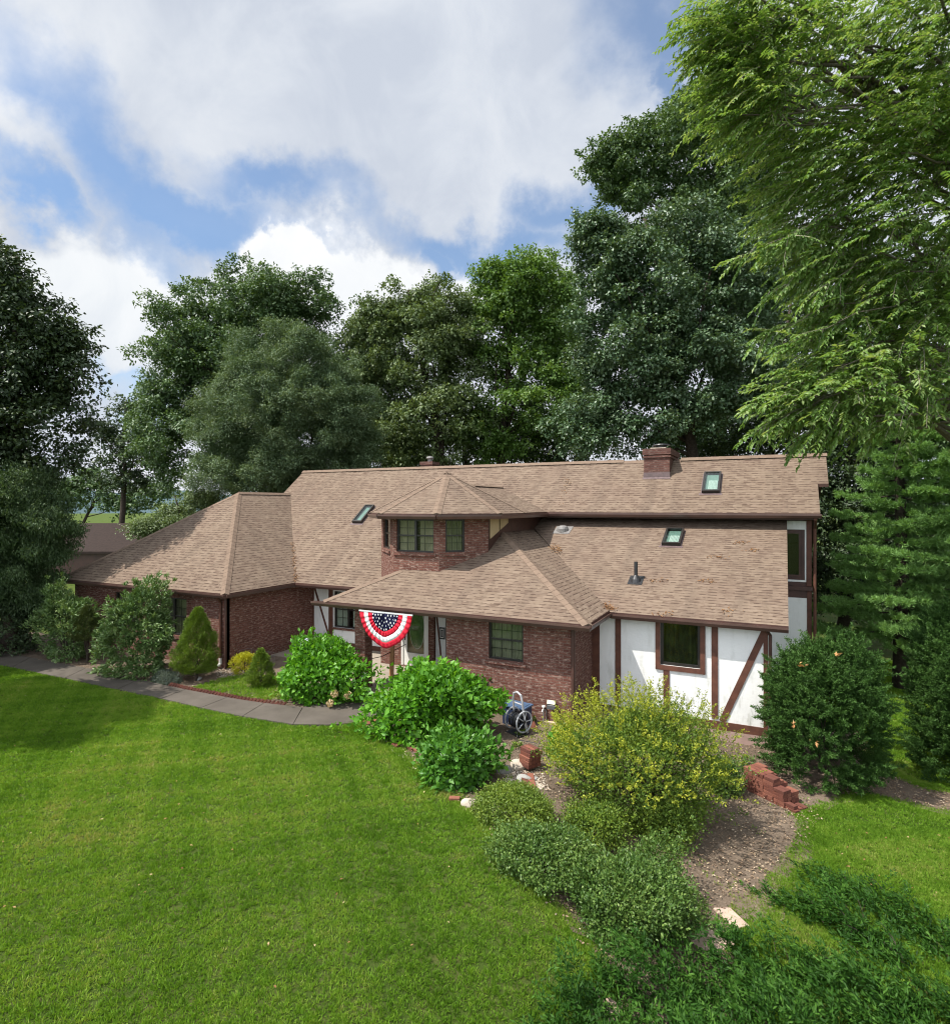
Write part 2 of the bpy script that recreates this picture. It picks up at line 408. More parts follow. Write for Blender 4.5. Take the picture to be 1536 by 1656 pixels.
DARKT = leaf_mat('dark_leaf', [(0.018, 0.036, 0.016), (0.04, 0.07, 0.026), (0.11, 0.16, 0.07)], .5, .16, .4)
ELM = leaf_mat('elm_leaf', [(0.08, 0.162, 0.036), (0.165, 0.282, 0.072), (0.36, 0.45, 0.2)], .42, .40, .4)
PINE = leaf_mat('pine_needle', [(0.1, 0.2, 0.055), (0.17, 0.32, 0.085), (0.27, 0.46, 0.15)], .5, .3, .4)
YEW = leaf_mat('yew_needle', [(0.02, 0.052, 0.01), (0.042, 0.1, 0.018), (0.1, 0.19, 0.045)], .55, .18, .2)
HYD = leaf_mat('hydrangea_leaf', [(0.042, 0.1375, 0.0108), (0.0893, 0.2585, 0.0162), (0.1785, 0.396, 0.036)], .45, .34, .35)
HYD2 = leaf_mat('dark_hydrangea_leaf', [(0.0352, 0.115, 0.012), (0.0682, 0.2012, 0.02), (0.154, 0.3335, 0.05)], .45, .32, .4)  # a darker green than the other hydrangea leaf
RHODO = leaf_mat('rhododendron_leaf', [(0.052, 0.1107, 0.0286), (0.0975, 0.1755, 0.0442), (0.26, 0.351, 0.143)], .45, .16, .4)
YEL = leaf_mat('golden_leaf', [(0.09, 0.15, 0.016), (0.22, 0.27, 0.024), (0.48, 0.49, 0.05)], .5, .38)
YELG = leaf_mat('privet_leaf', [(0.048, 0.1, 0.014), (0.105, 0.18, 0.024), (0.25, 0.32, 0.036)], .5, .3, .3)
BOX = leaf_mat('boxwood_leaf', [(0.055, 0.11, 0.014), (0.121, 0.1925, 0.022), (0.275, 0.341, 0.05)], .45, .25)
BOX2 = leaf_mat('cotoneaster_leaf', [(0.03, 0.074, 0.015), (0.075, 0.148, 0.026), (0.21, 0.3, 0.07)], .45, .25)
SPRUCE = leaf_mat('dwarf_spruce_needle', [(0.066, 0.1155, 0.01), (0.11, 0.1815, 0.014), (0.176, 0.2585, 0.025)], .6, .2)
JUNI = leaf_mat('juniper_spray', [(0.009, 0.034, 0.004), (0.024, 0.076, 0.008), (0.085, 0.19, 0.026)], .55, .25, .15)  # albedo lowered so the colour itself carries deep shadow
BLUEG = leaf_mat('blue_green_leaf', [(.06, .085, .065), (.10, .13, .10), (.15, .18, .14)], .6, .2)
GOLDP = leaf_mat('gold_spirea_leaf', [(.28, .32, .02), (.42, .42, .025), (.55, .52, .04)], .5, .35)
GRASS = leaf_mat('grass_blade', [(0.084, 0.18, 0.013), (0.15, 0.298, 0.022), (0.245, 0.37, 0.05), (0.37, 0.345, 0.13)], .6, .4, .2)
FLOWER = leaf_mat('hydrangea_petal', [(.55, .42, .24), (.66, .60, .45), (.62, .68, .82)], .7, .3)
LITTER = leaf_mat('dry_leaf', [(.16, .07, .03), (.30, .17, .07), (.50, .40, .22)], .8, .15)
ORANGE = leaf_mat('orange_dead_leaf', [(.45, .20, .07), (.55, .28, .11), (.62, .40, .2)], .8, .2)
BARK = simple('bark', (.075, .06, .048), (.04, .032, .026), .95, 12, .1, bmp=.03, bscale=25)
BARKL = simple('pale_bark', (.20, .17, .14), (.12, .10, .085), .95, 12, .1, bmp=.02, bscale=25)
STONE = simple('pale_stone', (.50, .44, .36), (.36, .31, .25), .9, 7, .15, bmp=.02, bscale=14)
STONEG = simple('grey_stone', (.34, .33, .31), (.22, .215, .20), .9, 7, .15, bmp=.02, bscale=14)
FLAG = simple('pink_flagstone', (.52, .39, .31), (.42, .31, .25), .9, 5, .15, bmp=.01)

def glass_mat(name, tint=(.95, 1, .97), base=.02):
    m, N = mat(name); out = N.n('ShaderNodeOutputMaterial')
    t = N.n('ShaderNodeBsdfTransparent'); t.inputs[0].default_value = tint + (1,)
    g = N.n('ShaderNodeBsdfGlossy'); g.inputs['Roughness'].default_value = .015
    fr = N.n('ShaderNodeFresnel'); fr.inputs[0].default_value = 1.5
    gm = N.n('ShaderNodeNewGeometry'); f = N.math('MULTIPLY', N.math('ADD', fr.outputs[0], base, clamp=True), N.math('SUBTRACT', 1.0, gm.outputs['Backfacing']))
    mx = N.n('ShaderNodeMixShader'); N.l(f, mx.inputs[0]); N.l(t.outputs[0], mx.inputs[1]); N.l(g.outputs[0], mx.inputs[2]); N.l(mx.outputs[0], out.inputs[0])
    return m
GLASS = glass_mat('window_glass', (.86, .88, .84), .03)
GLASSD = glass_mat('dark_glass', (.40, .44, .42), .03)
SKYL = glass_mat('skylight_glass', (.90, .955, .935), .08)

# ---------------------------------------------------------------- house
UP = Vector((0, 0, 1))
house = tag(empty('house', (0, 0, 0)), "long brick and white timbered house with brown shingle roofs and a turret bay", 'house')
def wframe(P0, P1):
    a = Vector((P0[0], P0[1], 0)); b = Vector((P1[0], P1[1], 0)); d = (b - a).normalized()
    return (a, d, Vector((d.y, -d.x, 0))), (b - a).length
def wall(name, P0, P1, z0, z1, m, holes=(), th=.2, parent=house, u_off=0.0):
    fr, Lw = wframe(P0, P1); o, d, n = fr; mb = MB()
    us = sorted({0.0, Lw, *[h[0] for h in holes], *[h[1] for h in holes]}); zs = sorted({z0, z1, *[h[2] for h in holes], *[h[3] for h in holes]})
    P = lambda u, w, z: o + d * u + n * w + UP * z
    inh = lambda u, z: any(h[0] < u < h[1] and h[2] < z < h[3] for h in holes)
    for ua, ub in zip(us, us[1:]):
        for za, zb in zip(zs, zs[1:]):
            if inh((ua + ub) / 2, (za + zb) / 2): continue
            mb.face([P(ua, 0, za), P(ub, 0, za), P(ub, 0, zb), P(ua, 0, zb)])
            mb.face([P(ub, -th, za), P(ua, -th, za), P(ua, -th, zb), P(ub, -th, zb)])
    for (a, b, za, zb) in holes:
        mb.face([P(a, 0, za), P(a, 0, zb), P(a, -th, zb), P(a, -th, za)]); mb.face([P(b, 0, zb), P(b, 0, za), P(b, -th, za), P(b, -th, zb)])
        mb.face([P(b, 0, za), P(a, 0, za), P(a, -th, za), P(b, -th, za)]); mb.face([P(a, 0, zb), P(b, 0, zb), P(b, -th, zb), P(a, -th, zb)])
    mb.face([P(0, 0, z1), P(Lw, 0, z1), P(Lw, -th, z1), P(0, -th, z1)])
    mb.face([P(0, 0, z0), P(0, 0, z1), P(0, -th, z1), P(0, -th, z0)]); mb.face([P(Lw, 0, z1), P(Lw, 0, z0), P(Lw, -th, z0), P(Lw, -th, z1)])
    return mb.build(name, m, parent), fr

def window(fr, u0, u1, z0, z1, panes=1, grid=(3, 2), double_hung=True, fm=None, glass=None, curtain=None, sill=None, setb=.05, fw=.05, parts=1):
    fm = fm or DARKFR; f = MB(); a, b = -setb - .07, -setb
    f.lbox(fr, u0, u0 + fw, a, b, z0, z1); f.lbox(fr, u1 - fw, u1, a, b, z0, z1)
    f.lbox(fr, u0 + fw, u1 - fw, a, b, z0, z0 + fw); f.lbox(fr, u0 + fw, u1 - fw, a, b, z1 - fw, z1)
    iw = (u1 - u0 - 2 * fw) / panes; mz = (z0 + z1) / 2
    for k in range(panes):
        a0 = u0 + fw + k * iw; b0 = a0 + iw
        if k: f.lbox(fr, a0 - .035, a0 + .035, a, b + .004, z0 + fw, z1 - fw)
        if double_hung: f.lbox(fr, a0 + (.035 if k else 0), b0 - (.035 if k < panes - 1 else 0), a + .01, b - .012, mz - .022, mz + .022)
    o = f.build('window', fm, house)
    if grid:
        g = MB()
        for k in range(panes):
            a0 = u0 + fw + k * iw
            for c in range(1, grid[0]): g.lbox(fr, a0 + iw * c / grid[0] - .008, a0 + iw * c / grid[0] + .008, a + .022, a + .032, z0 + fw, z1 - fw)
            for r in range(1, grid[1] * 2):
                if double_hung and r == grid[1]: continue
                zz = z0 + fw + (z1 - z0 - 2 * fw) * r / (grid[1] * 2)
                g.lbox(fr, a0, a0 + iw, a + .020, a + .0315, zz - .008, zz + .008)
        g.build('muntins', fm, o)
    gl = MB(); gl.lbox(fr, u0 + fw, u1 - fw, a + .028, a + .034, z0 + fw, z1 - fw); gl.build('glass', glass or GLASS, o)
    if curtain:
        c = MB(); n = int((u1 - u0) / .022); o0, d, nn = fr; w0 = a - .07
        pts = [(u0 + (u1 - u0) * i / n, w0 + .022 * math.sin(i * 1.35) + .012 * math.sin(i * .37)) for i in range(n + 1)]
        gaps = curtain[1] if len(curtain) > 1 else ()
        for (ua, wa), (ub, wb) in zip(pts, pts[1:]):
            t = (ua - u0) / (u1 - u0)
            if any(g0 < t < g1 for g0, g1 in gaps): continue
            c.face([o0 + d * ua + nn * wa + UP * z0, o0 + d * ub + nn * wb + UP * z0, o0 + d * ub + nn * wb + UP * z1, o0 + d * ua + nn * wa + UP * z1])
        c.build('curtain', curtain[0], o)
    if sill:
        s_ = MB(); s_.lbox(fr, u0 - .08, u1 + .08, -.02, .05, z0 - .11, z0 - .012); s_.build('sill', sill, o)
    return o

ZE = 2.55
zmain = lambda y: ZE + .75 * (y - 16.9)
RY = 22.96; RZ = zmain(RY)
shed_z = lambda y: 2.60 + .43 * (y - 15.7)

# walls ----------------------------------------------------------
GX, GY, PY_ = -16.15, 13.98, 18.2
_, fg = wall('garage_front_wall', (-24.4, GY), (GX, GY), -.1, 2.52, BRICK, [(2.5, 3.9, .9, 2.2), (5.0, 6.4, .9, 2.2)])
for u in (2.5, 5.0): window(fg, u, u + 1.4, .9, 2.2, 2, (2, 2), curtain=(CURTG,), sill=BRICK)
wall('garage_side_wall', (GX, GY + .002), (GX, PY_), -.1, 2.52, BRICK)
wall('garage_left_wall', (-24.4, 24), (-24.4, GY + .2), -.1, 2.52, BRICK)
_, fp = wall('porch_wall', (GX - .2, PY_), (-11.93, PY_), 0, 2.9, STUCCO, [(1.24, 2.55, .74, 2.12)], .16)
window(fp, 1.24, 2.55, .74, 2.12, 2, (2, 2), curtain=(CURTW, ((.46, .58),)), fm=DARKFR)
_, fd = wall('door_wall', (-11.93, 16.8), (-7.7, 16.8), 0, 2.75, BRICK, [(.83, 1.88, .1, 2.2)])
wall('door_return_wall', (-11.93, PY_), (-11.93, 17.0), 0, 2.9, BRICK)
_, fw_ = wall('wing_front_wall', (-7.9, 14.15), (-4.39, 14.15), -.1, 2.60, BRICK, [(1.26, 2.23, 1.41, 2.45)])
window(fw_, 1.26, 2.23, 1.41, 2.45, 1, (3, 2), curtain=(CURTG,), sill=BRICK, fw=.045)
_, fws = wall('wing_side_wall', (-4.39, 14.152), (-4.39, 16.0), -.5, 2.60, BRICK)
wall('wing_left_wall', (-7.9, 16.8), (-7.9, 14.35), -.1, 2.7, BRICK)
_, fr_ = wall('stucco_wall', (-4.39, 16.0), (-.1, 16.0), -.15, 2.62, STUCCO, [(1.79, 2.76, 1.29, 2.44)], .16)
fo = MB(); fo.lbox(fr_, 0, 4.29, -.2, .03, -.8, -.152); fo.build('foundation', FOUND, house)
window(fr_, 1.79, 2.76, 1.29, 2.44, 1, None, False, glass=GLASS, fw=.07, setb=.03, curtain=(simple('painted_dim_room', (.045, .060, .022), (.016, .018, .012), .6, 3.5, .3),))  # dark green sheet paints in the dim room and green reflection
wall('wing_end_wall', (-.1, 16.002), (-.1, 21.2), -.8, 2.4, STUCCO)
gb = MB(); gb.prism([(-.1, 16.01, 2.401), (-.1, 21.19, 2.401), (-.1, 21.19, shed_z(21.19) - .12), (-.1, 16.01, shed_z(16.01) - .12)], (-.16, 0, 0)); gb.build('gable_wall', STUCCO, house)
_, fm_ = wall('upper_wall', (-8.2, 21.2), (1.08, 21.2), -.8, 5.12, TRIM, [(8.36, 9.02, 3.15, 4.62)], .2)
window(fm_, 8.36, 9.02, 3.15, 4.62, 1, None, False, glass=GLASSD, fw=.09, fm=TRIM, setb=.04)
wall('end_wall', (1.08, 21.202), (1.08, 27.2), -.9, 5.1, STUCCO)
wall('back_wall', (1.08, 27.2), (-20.7, 27.2), -.9, 3.9, STUCCO)
_, fl_ = wall('left_wall', (-20.7, 27.2), (-20.7, PY_), 0, 3.6, STUCCO)
gb = MB(); gb.prism([(-20.7, 18.25, 3.4), (-20.7, RY, RZ - .12), (-20.7, 27.1, 3.85)], (.16, 0, 0)); gb.build('gable_wall', STUCCO, house)
gb = MB(); gb.prism([(1.08, 21.3, 5.05), (1.08, RY, RZ - .12), (1.08, 27.1, 3.85)], (-.16, 0, 0)); gb.build('gable_wall', STUCCO, house)
# dark soffits
sf = MB()
sf.box(-16.4, -11.5, 16.95, PY_ + .1, 2.43, 2.5)
sf.box(-24.7, GX + .35, 13.78, GY - .003, 2.45, 2.52)
sf.box(GX + .003, GX + .3, 13.9, 17.6, 2.455, 2.525)
sf.box(-11.75, -4.0, 13.72, 14.146, 2.47, 2.54); sf.box(-11.75, -7.9, 14.146, 16.8, 2.475, 2.545)
sf.box(-4.38, -3.95, 13.9, 16.0, 2.46, 2.53)
sf.box(-4.38, .3, 15.68, 15.998, 2.45, 2.52); sf.box(-.098, .3, 15.998, 21.0, 2.45, 2.52)
sf.box(-7.6, 1.2, 20.45, 21.19, 4.98, 5.05)
sf.build('soffit', SOFFIT, house)
pf = MB(); pf.box(-12.3, -7.9, 13.9, 16.8, -.1, .05); pf.box(-16.15, -11.93, 16.0, 18.2, -.1, .04); pf.build('porch_floor', PORCH, house)

# turret ---------------------------------------------------------
TB = [(-11.93, 16.84), (-10.44, 15.35), (-8.82, 15.35), (-7.73, 16.44)]
_, fa = wall('turret_wall', TB[0], TB[1], 2.5, 5.16, BRICK, [(.38, 1.55, 4.0, 5.0)])
window(fa, .38, 1.55, 4.0, 5.0, 1, (3, 2), curtain=(CURT,), sill=BRICK)
_, fb = wall('turret_wall', TB[1], TB[2], 2.5, 5.16, BRICK, [(.12, 1.44, 4.0, 5.0)])
window(fb, .12, 1.44, 4.0, 5.0, 2, (2, 2), curtain=(CURT, ((.45, .55),)), sill=BRICK)
_, fc = wall('turret_wall', TB[2], TB[3], 2.5, 5.16, BRICK, [(.20, .80, 4.02, 5.0)])
window(fc, .20, .80, 4.02, 5.0, 1, (3, 2), curtain=(CURTG,), sill=BRICK)
_, fdw = wall('turret_side_wall', TB[3], (-7.73, 21.0), 3.0, 5.16, TRIM)
wall('turret_side_wall', (-11.93, 21.0), (-11.93, 16.86), 2.5, 5.16, BRICK)
pn = MB()
for (y0, y1) in ((.14, .78), (.88, 1.5)):
    zb = lambda u: 4.33 + .5 * u * .66
    pn.prism([(-7.73, TB[3][1] + y0, zb(y0) + .02), (-7.73, TB[3][1] + y1, zb(y1) + .02), (-7.73, TB[3][1] + y1, 5.06), (-7.73, TB[3][1] + y0, 5.06)], (.018, 0, 0))
pn.build('cream_panel', CREAM, house)

# roofs ----------------------------------------------------------
def roof(name, polys, th=.10):
    mb = MB()
    for pts in polys:
        pts = [Vector(p) for p in pts]
        n = (pts[1] - pts[0]).cross(pts[2] - pts[0])
        if n.z < 0: pts = pts[::-1]
        mb.prism(pts, (0, 0, -th), 0, 1)
    return mb.build(name, [SHINGLE, TRIM], house)
my = lambda x, y: (x, y, zmain(y))
ZB = lambda y: RZ - .75 * (y - RY)
roof('main_roof', [
    [my(-15.85, 16.9), my(-9.4, 16.9), my(-9.4, 20.4), my(1.26, 20.4), my(1.27, 21.62), my(1.56, 21.62), my(1.58, RY), my(-21.0, RY), my(-20.9, 21.5), my(-20.4, 21.45)],
    [(-21.0, RY, RZ), (1.58, RY, RZ), (1.4, 27.8, ZB(27.8)), (-21.0, 27.8, ZB(27.8))]])
AP = (-20.4, 18.37, ZE + .746 * 4.55)
roof('garage_roof', [
    [(-24.97, 13.72, ZE), (-15.85, 13.72, ZE), AP],
    [(-15.85, 13.72, ZE), (-15.85, 16.9, ZE), (-20.35, 21.4, AP[2] - .03), (-20.4, 21.45, AP[2]), AP],
    [(-24.97, 13.72, ZE), AP, (-20.4, 24.5, AP[2]), (-24.97, 24.5, ZE)],
    [(-20.4, 21.47, AP[2]), (-20.4, 24.5, AP[2]), (-18.0, 24.5, AP[2] - .746 * 2.4), (-18.0, 23.5, AP[2] - .746 * 2.4)]])
pz = lambda t: 2.62 + .5 * t
roof('porch_roof', [
    [(-11.75, 13.68, pz(0)), (-3.86, 13.68, pz(0)), (-7.72, 17.54, pz(3.86)), (-9.9, 17.0, pz(3.32)), (-10.1, 15.33, pz(1.65))],
    [(-3.86, 13.68, pz(0)), (-3.86, 15.78, pz(0) + .02), (-7.72, 20.3, pz(3.86)), (-7.72, 17.54, pz(3.86))],
    [(-11.75, 13.68, pz(0)), (-10.1, 15.33, pz(1.65)), (-10.1, 17.95, pz(1.65)), (-11.75, 17.02, pz(0))]])
roof('wing_roof', [[(-3.95, 15.7, shed_z(15.7)), (.33, 15.7, shed_z(15.7)), (.40, 21.19, shed_z(21.19)), (-7.72, 21.19, shed_z(21.19)), (-7.72, 20.32, shed_z(20.32)), (-3.95, 15.82, shed_z(15.82))]])
# octagon turret roof and the little gable behind it
TA = Vector((-9.63, 17.3, 6.47)); ez = 5.17; e = .46
k = .4142
oct_ = [(-9.63 + sx, 17.3 + sy) for sx, sy in ((-2.4, -.95), (-1.0, -2.42), (1.0, -2.42), (2.4, -1.05), (2.4, 1.0), (1.0, 2.42), (-1.0, 2.42), (-2.4, 1.0))]
tr = MB()
for a, b in zip(oct_, oct_[1:] + oct_[:1]): tr.prism([(a[0], a[1], ez), (b[0], b[1], ez), tuple(TA)], (0, 0, -.09), 0, 1)
tr.build('turret_roof', [SHINGLE, TRIM], house)
ts = MB(); ts.prism([(p[0] * .985 - 9.63 * .015, p[1] * .985 + 17.3 * .015, ez - .094) for p in oct_], (0, 0, -.05)); ts.box(-11.95, -7.3, 18.0, 21.1, 5.02, 5.075); ts.build('turret_soffit', SOFFIT, house)
roof('dormer_roof', [[(-7.26, 17.0, 5.175), (-7.26, 20.42, 5.19), (-9.63, 22.4, 6.13), (-9.63, 17.6, 6.11)], [(-12.0, 17.0, 5.175), (-9.63, 17.6, 6.11), (-9.63, 22.4, 6.13), (-12.0, 20.42, 5.19)]], .09)

# ridge and hip caps
def cap_line(p0, p1, d1, d2, w=.15, lift=.022):
    p0, p1 = Vector(p0), Vector(p1); t = (p1 - p0).normalized(); L_ = (p1 - p0).length; n_ = max(1, int(L_ / .25)); mb = MB()
    d1 = Vector(d1); d2 = Vector(d2); d1 = (d1 - t * d1.dot(t)).normalized(); d2 = (d2 - t * d2.dot(t)).normalized()
    up = (-(d1 + d2)); up = up.normalized() if up.length > .02 else UP
    for i in range(n_):
        a = p0 + t * (L_ * i / n_); b = p0 + t * (L_ * (i + 1.12) / n_); la, lb = lift + .007, lift
        mb.face([a + d1 * w + up * (la - .012), b + d1 * w + up * (lb - .012), b + up * lb, a + up * la]); mb.face([a + up * la, b + up * lb, b + d2 * w + up * (lb - .012), a + d2 * w + up * (la - .012)])
        mb.face([a + d1 * w + up * (la - .012), a + up * la, a + d2 * w + up * (la - .012), a + d2 * w - up * .03, a - up * .01, a + d1 * w - up * .03])
    return mb
cm = MB()
def cap(*a, **kw):
    c = cap_line(*a, **kw); o = len(cm.v); cm.v += c.v; cm.f += [[i + o for i in f] for f in c.f]; cm.m += c.m
dm = Vector((0, -1, -.75)); db = Vector((0, 1, -.75))
cap((-21.0, RY, RZ), (-5.1, RY, RZ), dm, db, .17, .06); cap((-3.0, RY, RZ), (1.58, RY, RZ), dm, db, .17, .06); cap((-5.1, RY, RZ), (-4.2, RY, RZ), dm, db, .17, .02)
cap((-15.85, 13.72, ZE), AP, (-1, 0, 0), (0, 1, 0)); cap((-24.97, 13.72, ZE), AP, (1, 0, 0), (0, 1, 0)); cap(AP, (-20.4, 21.4, AP[2]), (1, 0, -.746), (-1, 0, -.746), lift=.05)
cap((-3.86, 13.68, pz(0)), (-7.70, 17.52, pz(3.84)), (-1, 0, 0), (0, 1, 0)); cap((-11.75, 13.68, pz(0)), (-10.15, 15.28, pz(1.6)), (1, 0, 0), (0, 1, 0))
for i in range(8):
    a = Vector((*oct_[i], ez)); pr = Vector((*oct_[i - 1], ez)); nx = Vector((*oct_[(i + 1) % 8], ez))
    cap(a, TA, pr - a, nx - a, .13)
cap((-9.63, 18.3, 6.12), (-9.63, 22.2, 6.13), (1, 0, -.4), (-1, 0, -.4), .14, .05)
cm.build('ridge_cap', CAPM, house)

# gutters
def gutter(p0, p1, nrm, z, parent=house):
    p0, p1 = Vector((*p0, z)), Vector((*p1, z)); n = Vector((*nrm, 0)); mb = MB()
    prof = [(0, 0), (0, -.13), (.075, -.13), (.12, -.05), (.12, .0), (.105, .0), (.10, -.03), (.015, -.03), (.015, 0)]
    mb.prism([p0 + n * (a - .03) + UP * b for a, b in prof], p1 - p0)
    return mb.build('gutter', GUTTER, parent)
gutter((-24.97, 13.72), (-15.82, 13.72), (0, -1), ZE - .02); gutter((-15.85, 13.74), (-15.85, 16.86), (1, 0), ZE - .02)
gutter((-15.83, 16.9), (-11.8, 16.9), (0, -1), ZE - .02); gutter((-12.15, 13.68), (-3.80, 13.68), (0, -1), 2.60); gutter((-3.86, 13.7), (-3.86, 15.6), (1, 0), 2.60)
gutter((-3.8, 15.7), (.33, 15.7), (0, -1), 2.57); gutter((-7.2, 20.4), (1.30, 20.4), (0, -1), zmain(20.4) - .02)
for a, b in zip(oct_[:3], oct_[1:4]):
    d = (Vector((*b, 0)) - Vector((*a, 0))).normalized(); gutter(a, b, (d.y, -d.x), ez - .03)
gutter((-7.26, 16.25), (-7.26, 20.4), (1, 0), ez - .03)
# downspouts
def downspout(pts, r=.042, m=None):
    mb = MB(); mb.tube(pts, r, 8); return mb.build('downspout', m or TIMBER, house)
downspout([(-16.25, 13.72, 2.45), (-16.27, 13.85, 2.3), (-16.3, 13.93, 2.2), (-16.3, 13.93, .38)], .045)
d_ = MB(); d_.tube([(-16.3, 13.93, .38), (-16.3, 13.93, .2), (-16.32, 13.85, .12)], .05, 8); d_.build('downspout', WHITEP, house)
downspout([(-18.1, 13.72, 2.42), (-18.1, 13.74, 2.3)], .045); downspout([(-16.08, 13.95, 2.4), (-16.08, 13.95, .1)], .04, TRIM)
downspout([(-4.34, 14.08, 2.5), (-4.34, 14.08, -.1)], .05, TRIM); downspout([(-.16, 15.74, 2.5), (-.05, 15.93, 2.3), (-.05, 15.93, -.3)], .04, TRIM)
downspout([(1.14, 20.42, 5.0), (1.16, 20.9, 4.8), (1.16, 21.1, 4.7), (1.16, 21.1, -.6)], .045)

# timbers, each board a few mm proud of the stucco
def timber(fr, pts, w, t=.025):       # a board along pts (u,z)-(u,z)
    (u0, z0), (u1, z1) = pts; o, d, n = fr
    a = o + d * u0 + UP * z0; b = o + d * u1 + UP * z1; ax = (b - a).normalized(); sd = ax.cross(n).normalized() * (w / 2)
    mb = MB(); mb.prism([a - sd + n * .002, a + sd + n * .002, b + sd + n * .002, b - sd + n * .002], n * t); return mb.build('timber', TIMBER, house)
X0 = -4.39
timber(fr_, ((.10, -.1), (.10, 2.5)), .2, .03)
for x in (-3.69, -1.29): timber(fr_, ((x - X0, .1), (x - X0, 2.5)), .15)
timber(fr_, ((-2.45 - X0, .1), (-2.45 - X0, 1.18)), .15)
timber(fr_, ((-.12 - X0, 2.5), (-1.12 - X0, .06)), .15, .022)
timber(fr_, ((0.2, -.05), (4.29, -.05)), .2, .03); timber(fr_, ((4.24, .05), (4.24, 2.5)), .1, .02)
for pts in (((1.73, 1.17), (1.73, 2.50)), ((2.82, 1.17), (2.82, 2.50))): timber(fr_, pts, .12, .04)
timber(fr_, ((1.79, 1.23), (2.76, 1.23)), .12, .038)
timber(fp, ((.25, 2.3), (.98, .45)), .07); timber(fp, ((1.1, .2), (1.1, 2.2)), .2); timber(fp, ((.2, .1), (4.4, .1)), .2, .03); timber(fp, ((.22, 0.2), (.22, 2.3)), .08)
sfr = MB(); sfr.lbox(fp, 1.2, 2.65, .0, .06, .66, .735); sfr.build('sill', BRICK, house)
# right end of the upper storey: white reveal, brown boards and ledge
up_ = MB()
up_.lbox(fm_, 8.2, 9.13, .002, .03, 4.66, 4.93); up_.lbox(fm_, 9.09, 9.13, .002, .034, 3.03, 4.66); up_.lbox(fm_, 8.2, 9.09, .002, .032, 3.03, 3.09)
up_.lbox(fm_, 8.1, 9.15, .002, .02, -.5, 2.53); up_.build('stucco_panel', STUCCO, house)
lg = MB(); lg.lbox(fm_, 8.1, 9.3, .002, .14, 2.78, 2.90); lg.build('ledge', TRIM, house)
tb = MB(); tb.lbox(fm_, 9.135, 9.282, .002, .045, 2.905, 5.0); tb.lbox(fm_, 9.155, 9.282, .002, .04, -.5, 2.775); tb.build('timber', TIMBER, house)
# entry side: brick pier, white panel and diagonal
ep = MB(); ep.lbox(fd, 1.96, 2.16, .002, .12, .05, 2.5); ep.build('brick_pier', BRICK, house)
wp = MB(); wp.lbox(fd, 2.17, 4.0, .002, .03, .05, 2.5); wp.build('stucco_panel', STUCCO, house)
frp = (fd[0] + fd[2] * .03, fd[1], fd[2])
timber(frp, ((2.19, 2.1), (2.43, .05)), .05, .02); timber(frp, ((2.60, .05), (2.60, 2.4)), .09, .02)
# porch pillars
for (x, y, w) in ((-10.83, 14.38, .36),):
    p_ = MB(); p_.box(x - w / 2, x + w / 2, y - w / 2, y + w / 2, .05, 2.48); p_.build('pillar', BRICK, house)
# front door
dr = MB(); o_ = fd
dr.lbox(o_, .83, .90, -.12, .01, .1, 2.2); dr.lbox(o_, 1.81, 1.88, -.12, .01, .1, 2.2); dr.lbox(o_, .90, 1.81, -.12, .01, 2.13, 2.2)
dr.lbox(o_, .90, 1.04, -.07, -.02, .1, 2.13); dr.lbox(o_, 1.70, 1.81, -.07, -.02, .1, 2.13); dr.lbox(o_, 1.04, 1.70, -.07, -.02, .1, .52); dr.lbox(o_, 1.04, 1.70, -.07, -.02, 2.03, 2.13)
dr.lbox(o_, 1.08, 1.66, -.02, -.012, .18, .45)
door = dr.build('door', WHITEP, house)
gl = MB(); gl.lbox(o_, 1.04, 1.70, -.05, -.044, .52, 2.03); gl.build('glass', GLASS, door)
inner = MB(); inner.lbox(o_, .9, 1.81, -.17, -.13, .1, 2.13); inner.build('inner_panel', simple('oak_stain', (.30, .22, .11), (.2, .14, .07), .6, 5), door)
ov = MB(); o0, d0, n0 = fd
pts = [o0 + d0 * (1.37 + .27 * math.cos(t)) + n0 * -.128 + UP * (1.35 + .68 * math.sin(t)) for t in [i * math.tau / 40 for i in range(40)]]
ov.prism(pts, n0 * .012); ov.build('oval_glass', simple('oval_reflection_green', (.16, .24, .12), (.10, .17, .08), .12, 6, .6), door)  # green reflection is painted into the oval's colour
rim = MB(); ring = [o0 + d0 * (1.37 + .285 * math.cos(t)) + n0 * -.12 + UP * (1.35 + .70 * math.sin(t)) for t in [i * math.tau / 40 for i in range(41)]]
rim.tube(ring, .012, 5, cap=False); rim.build('oval_rim', WHITEP, door)
hd = MB(); hd.lbox(o_, .95, .985, -.02, .0, .93, 1.17); hd.tube([o0 + d0 * .967 + n0 * .0 + UP * 1.08, o0 + d0 * .967 + n0 * .05 + UP * 1.08, o0 + d0 * 1.04 + n0 * .05 + UP * 1.07], .011, 6); hd.build('handle', BLACKM, door)

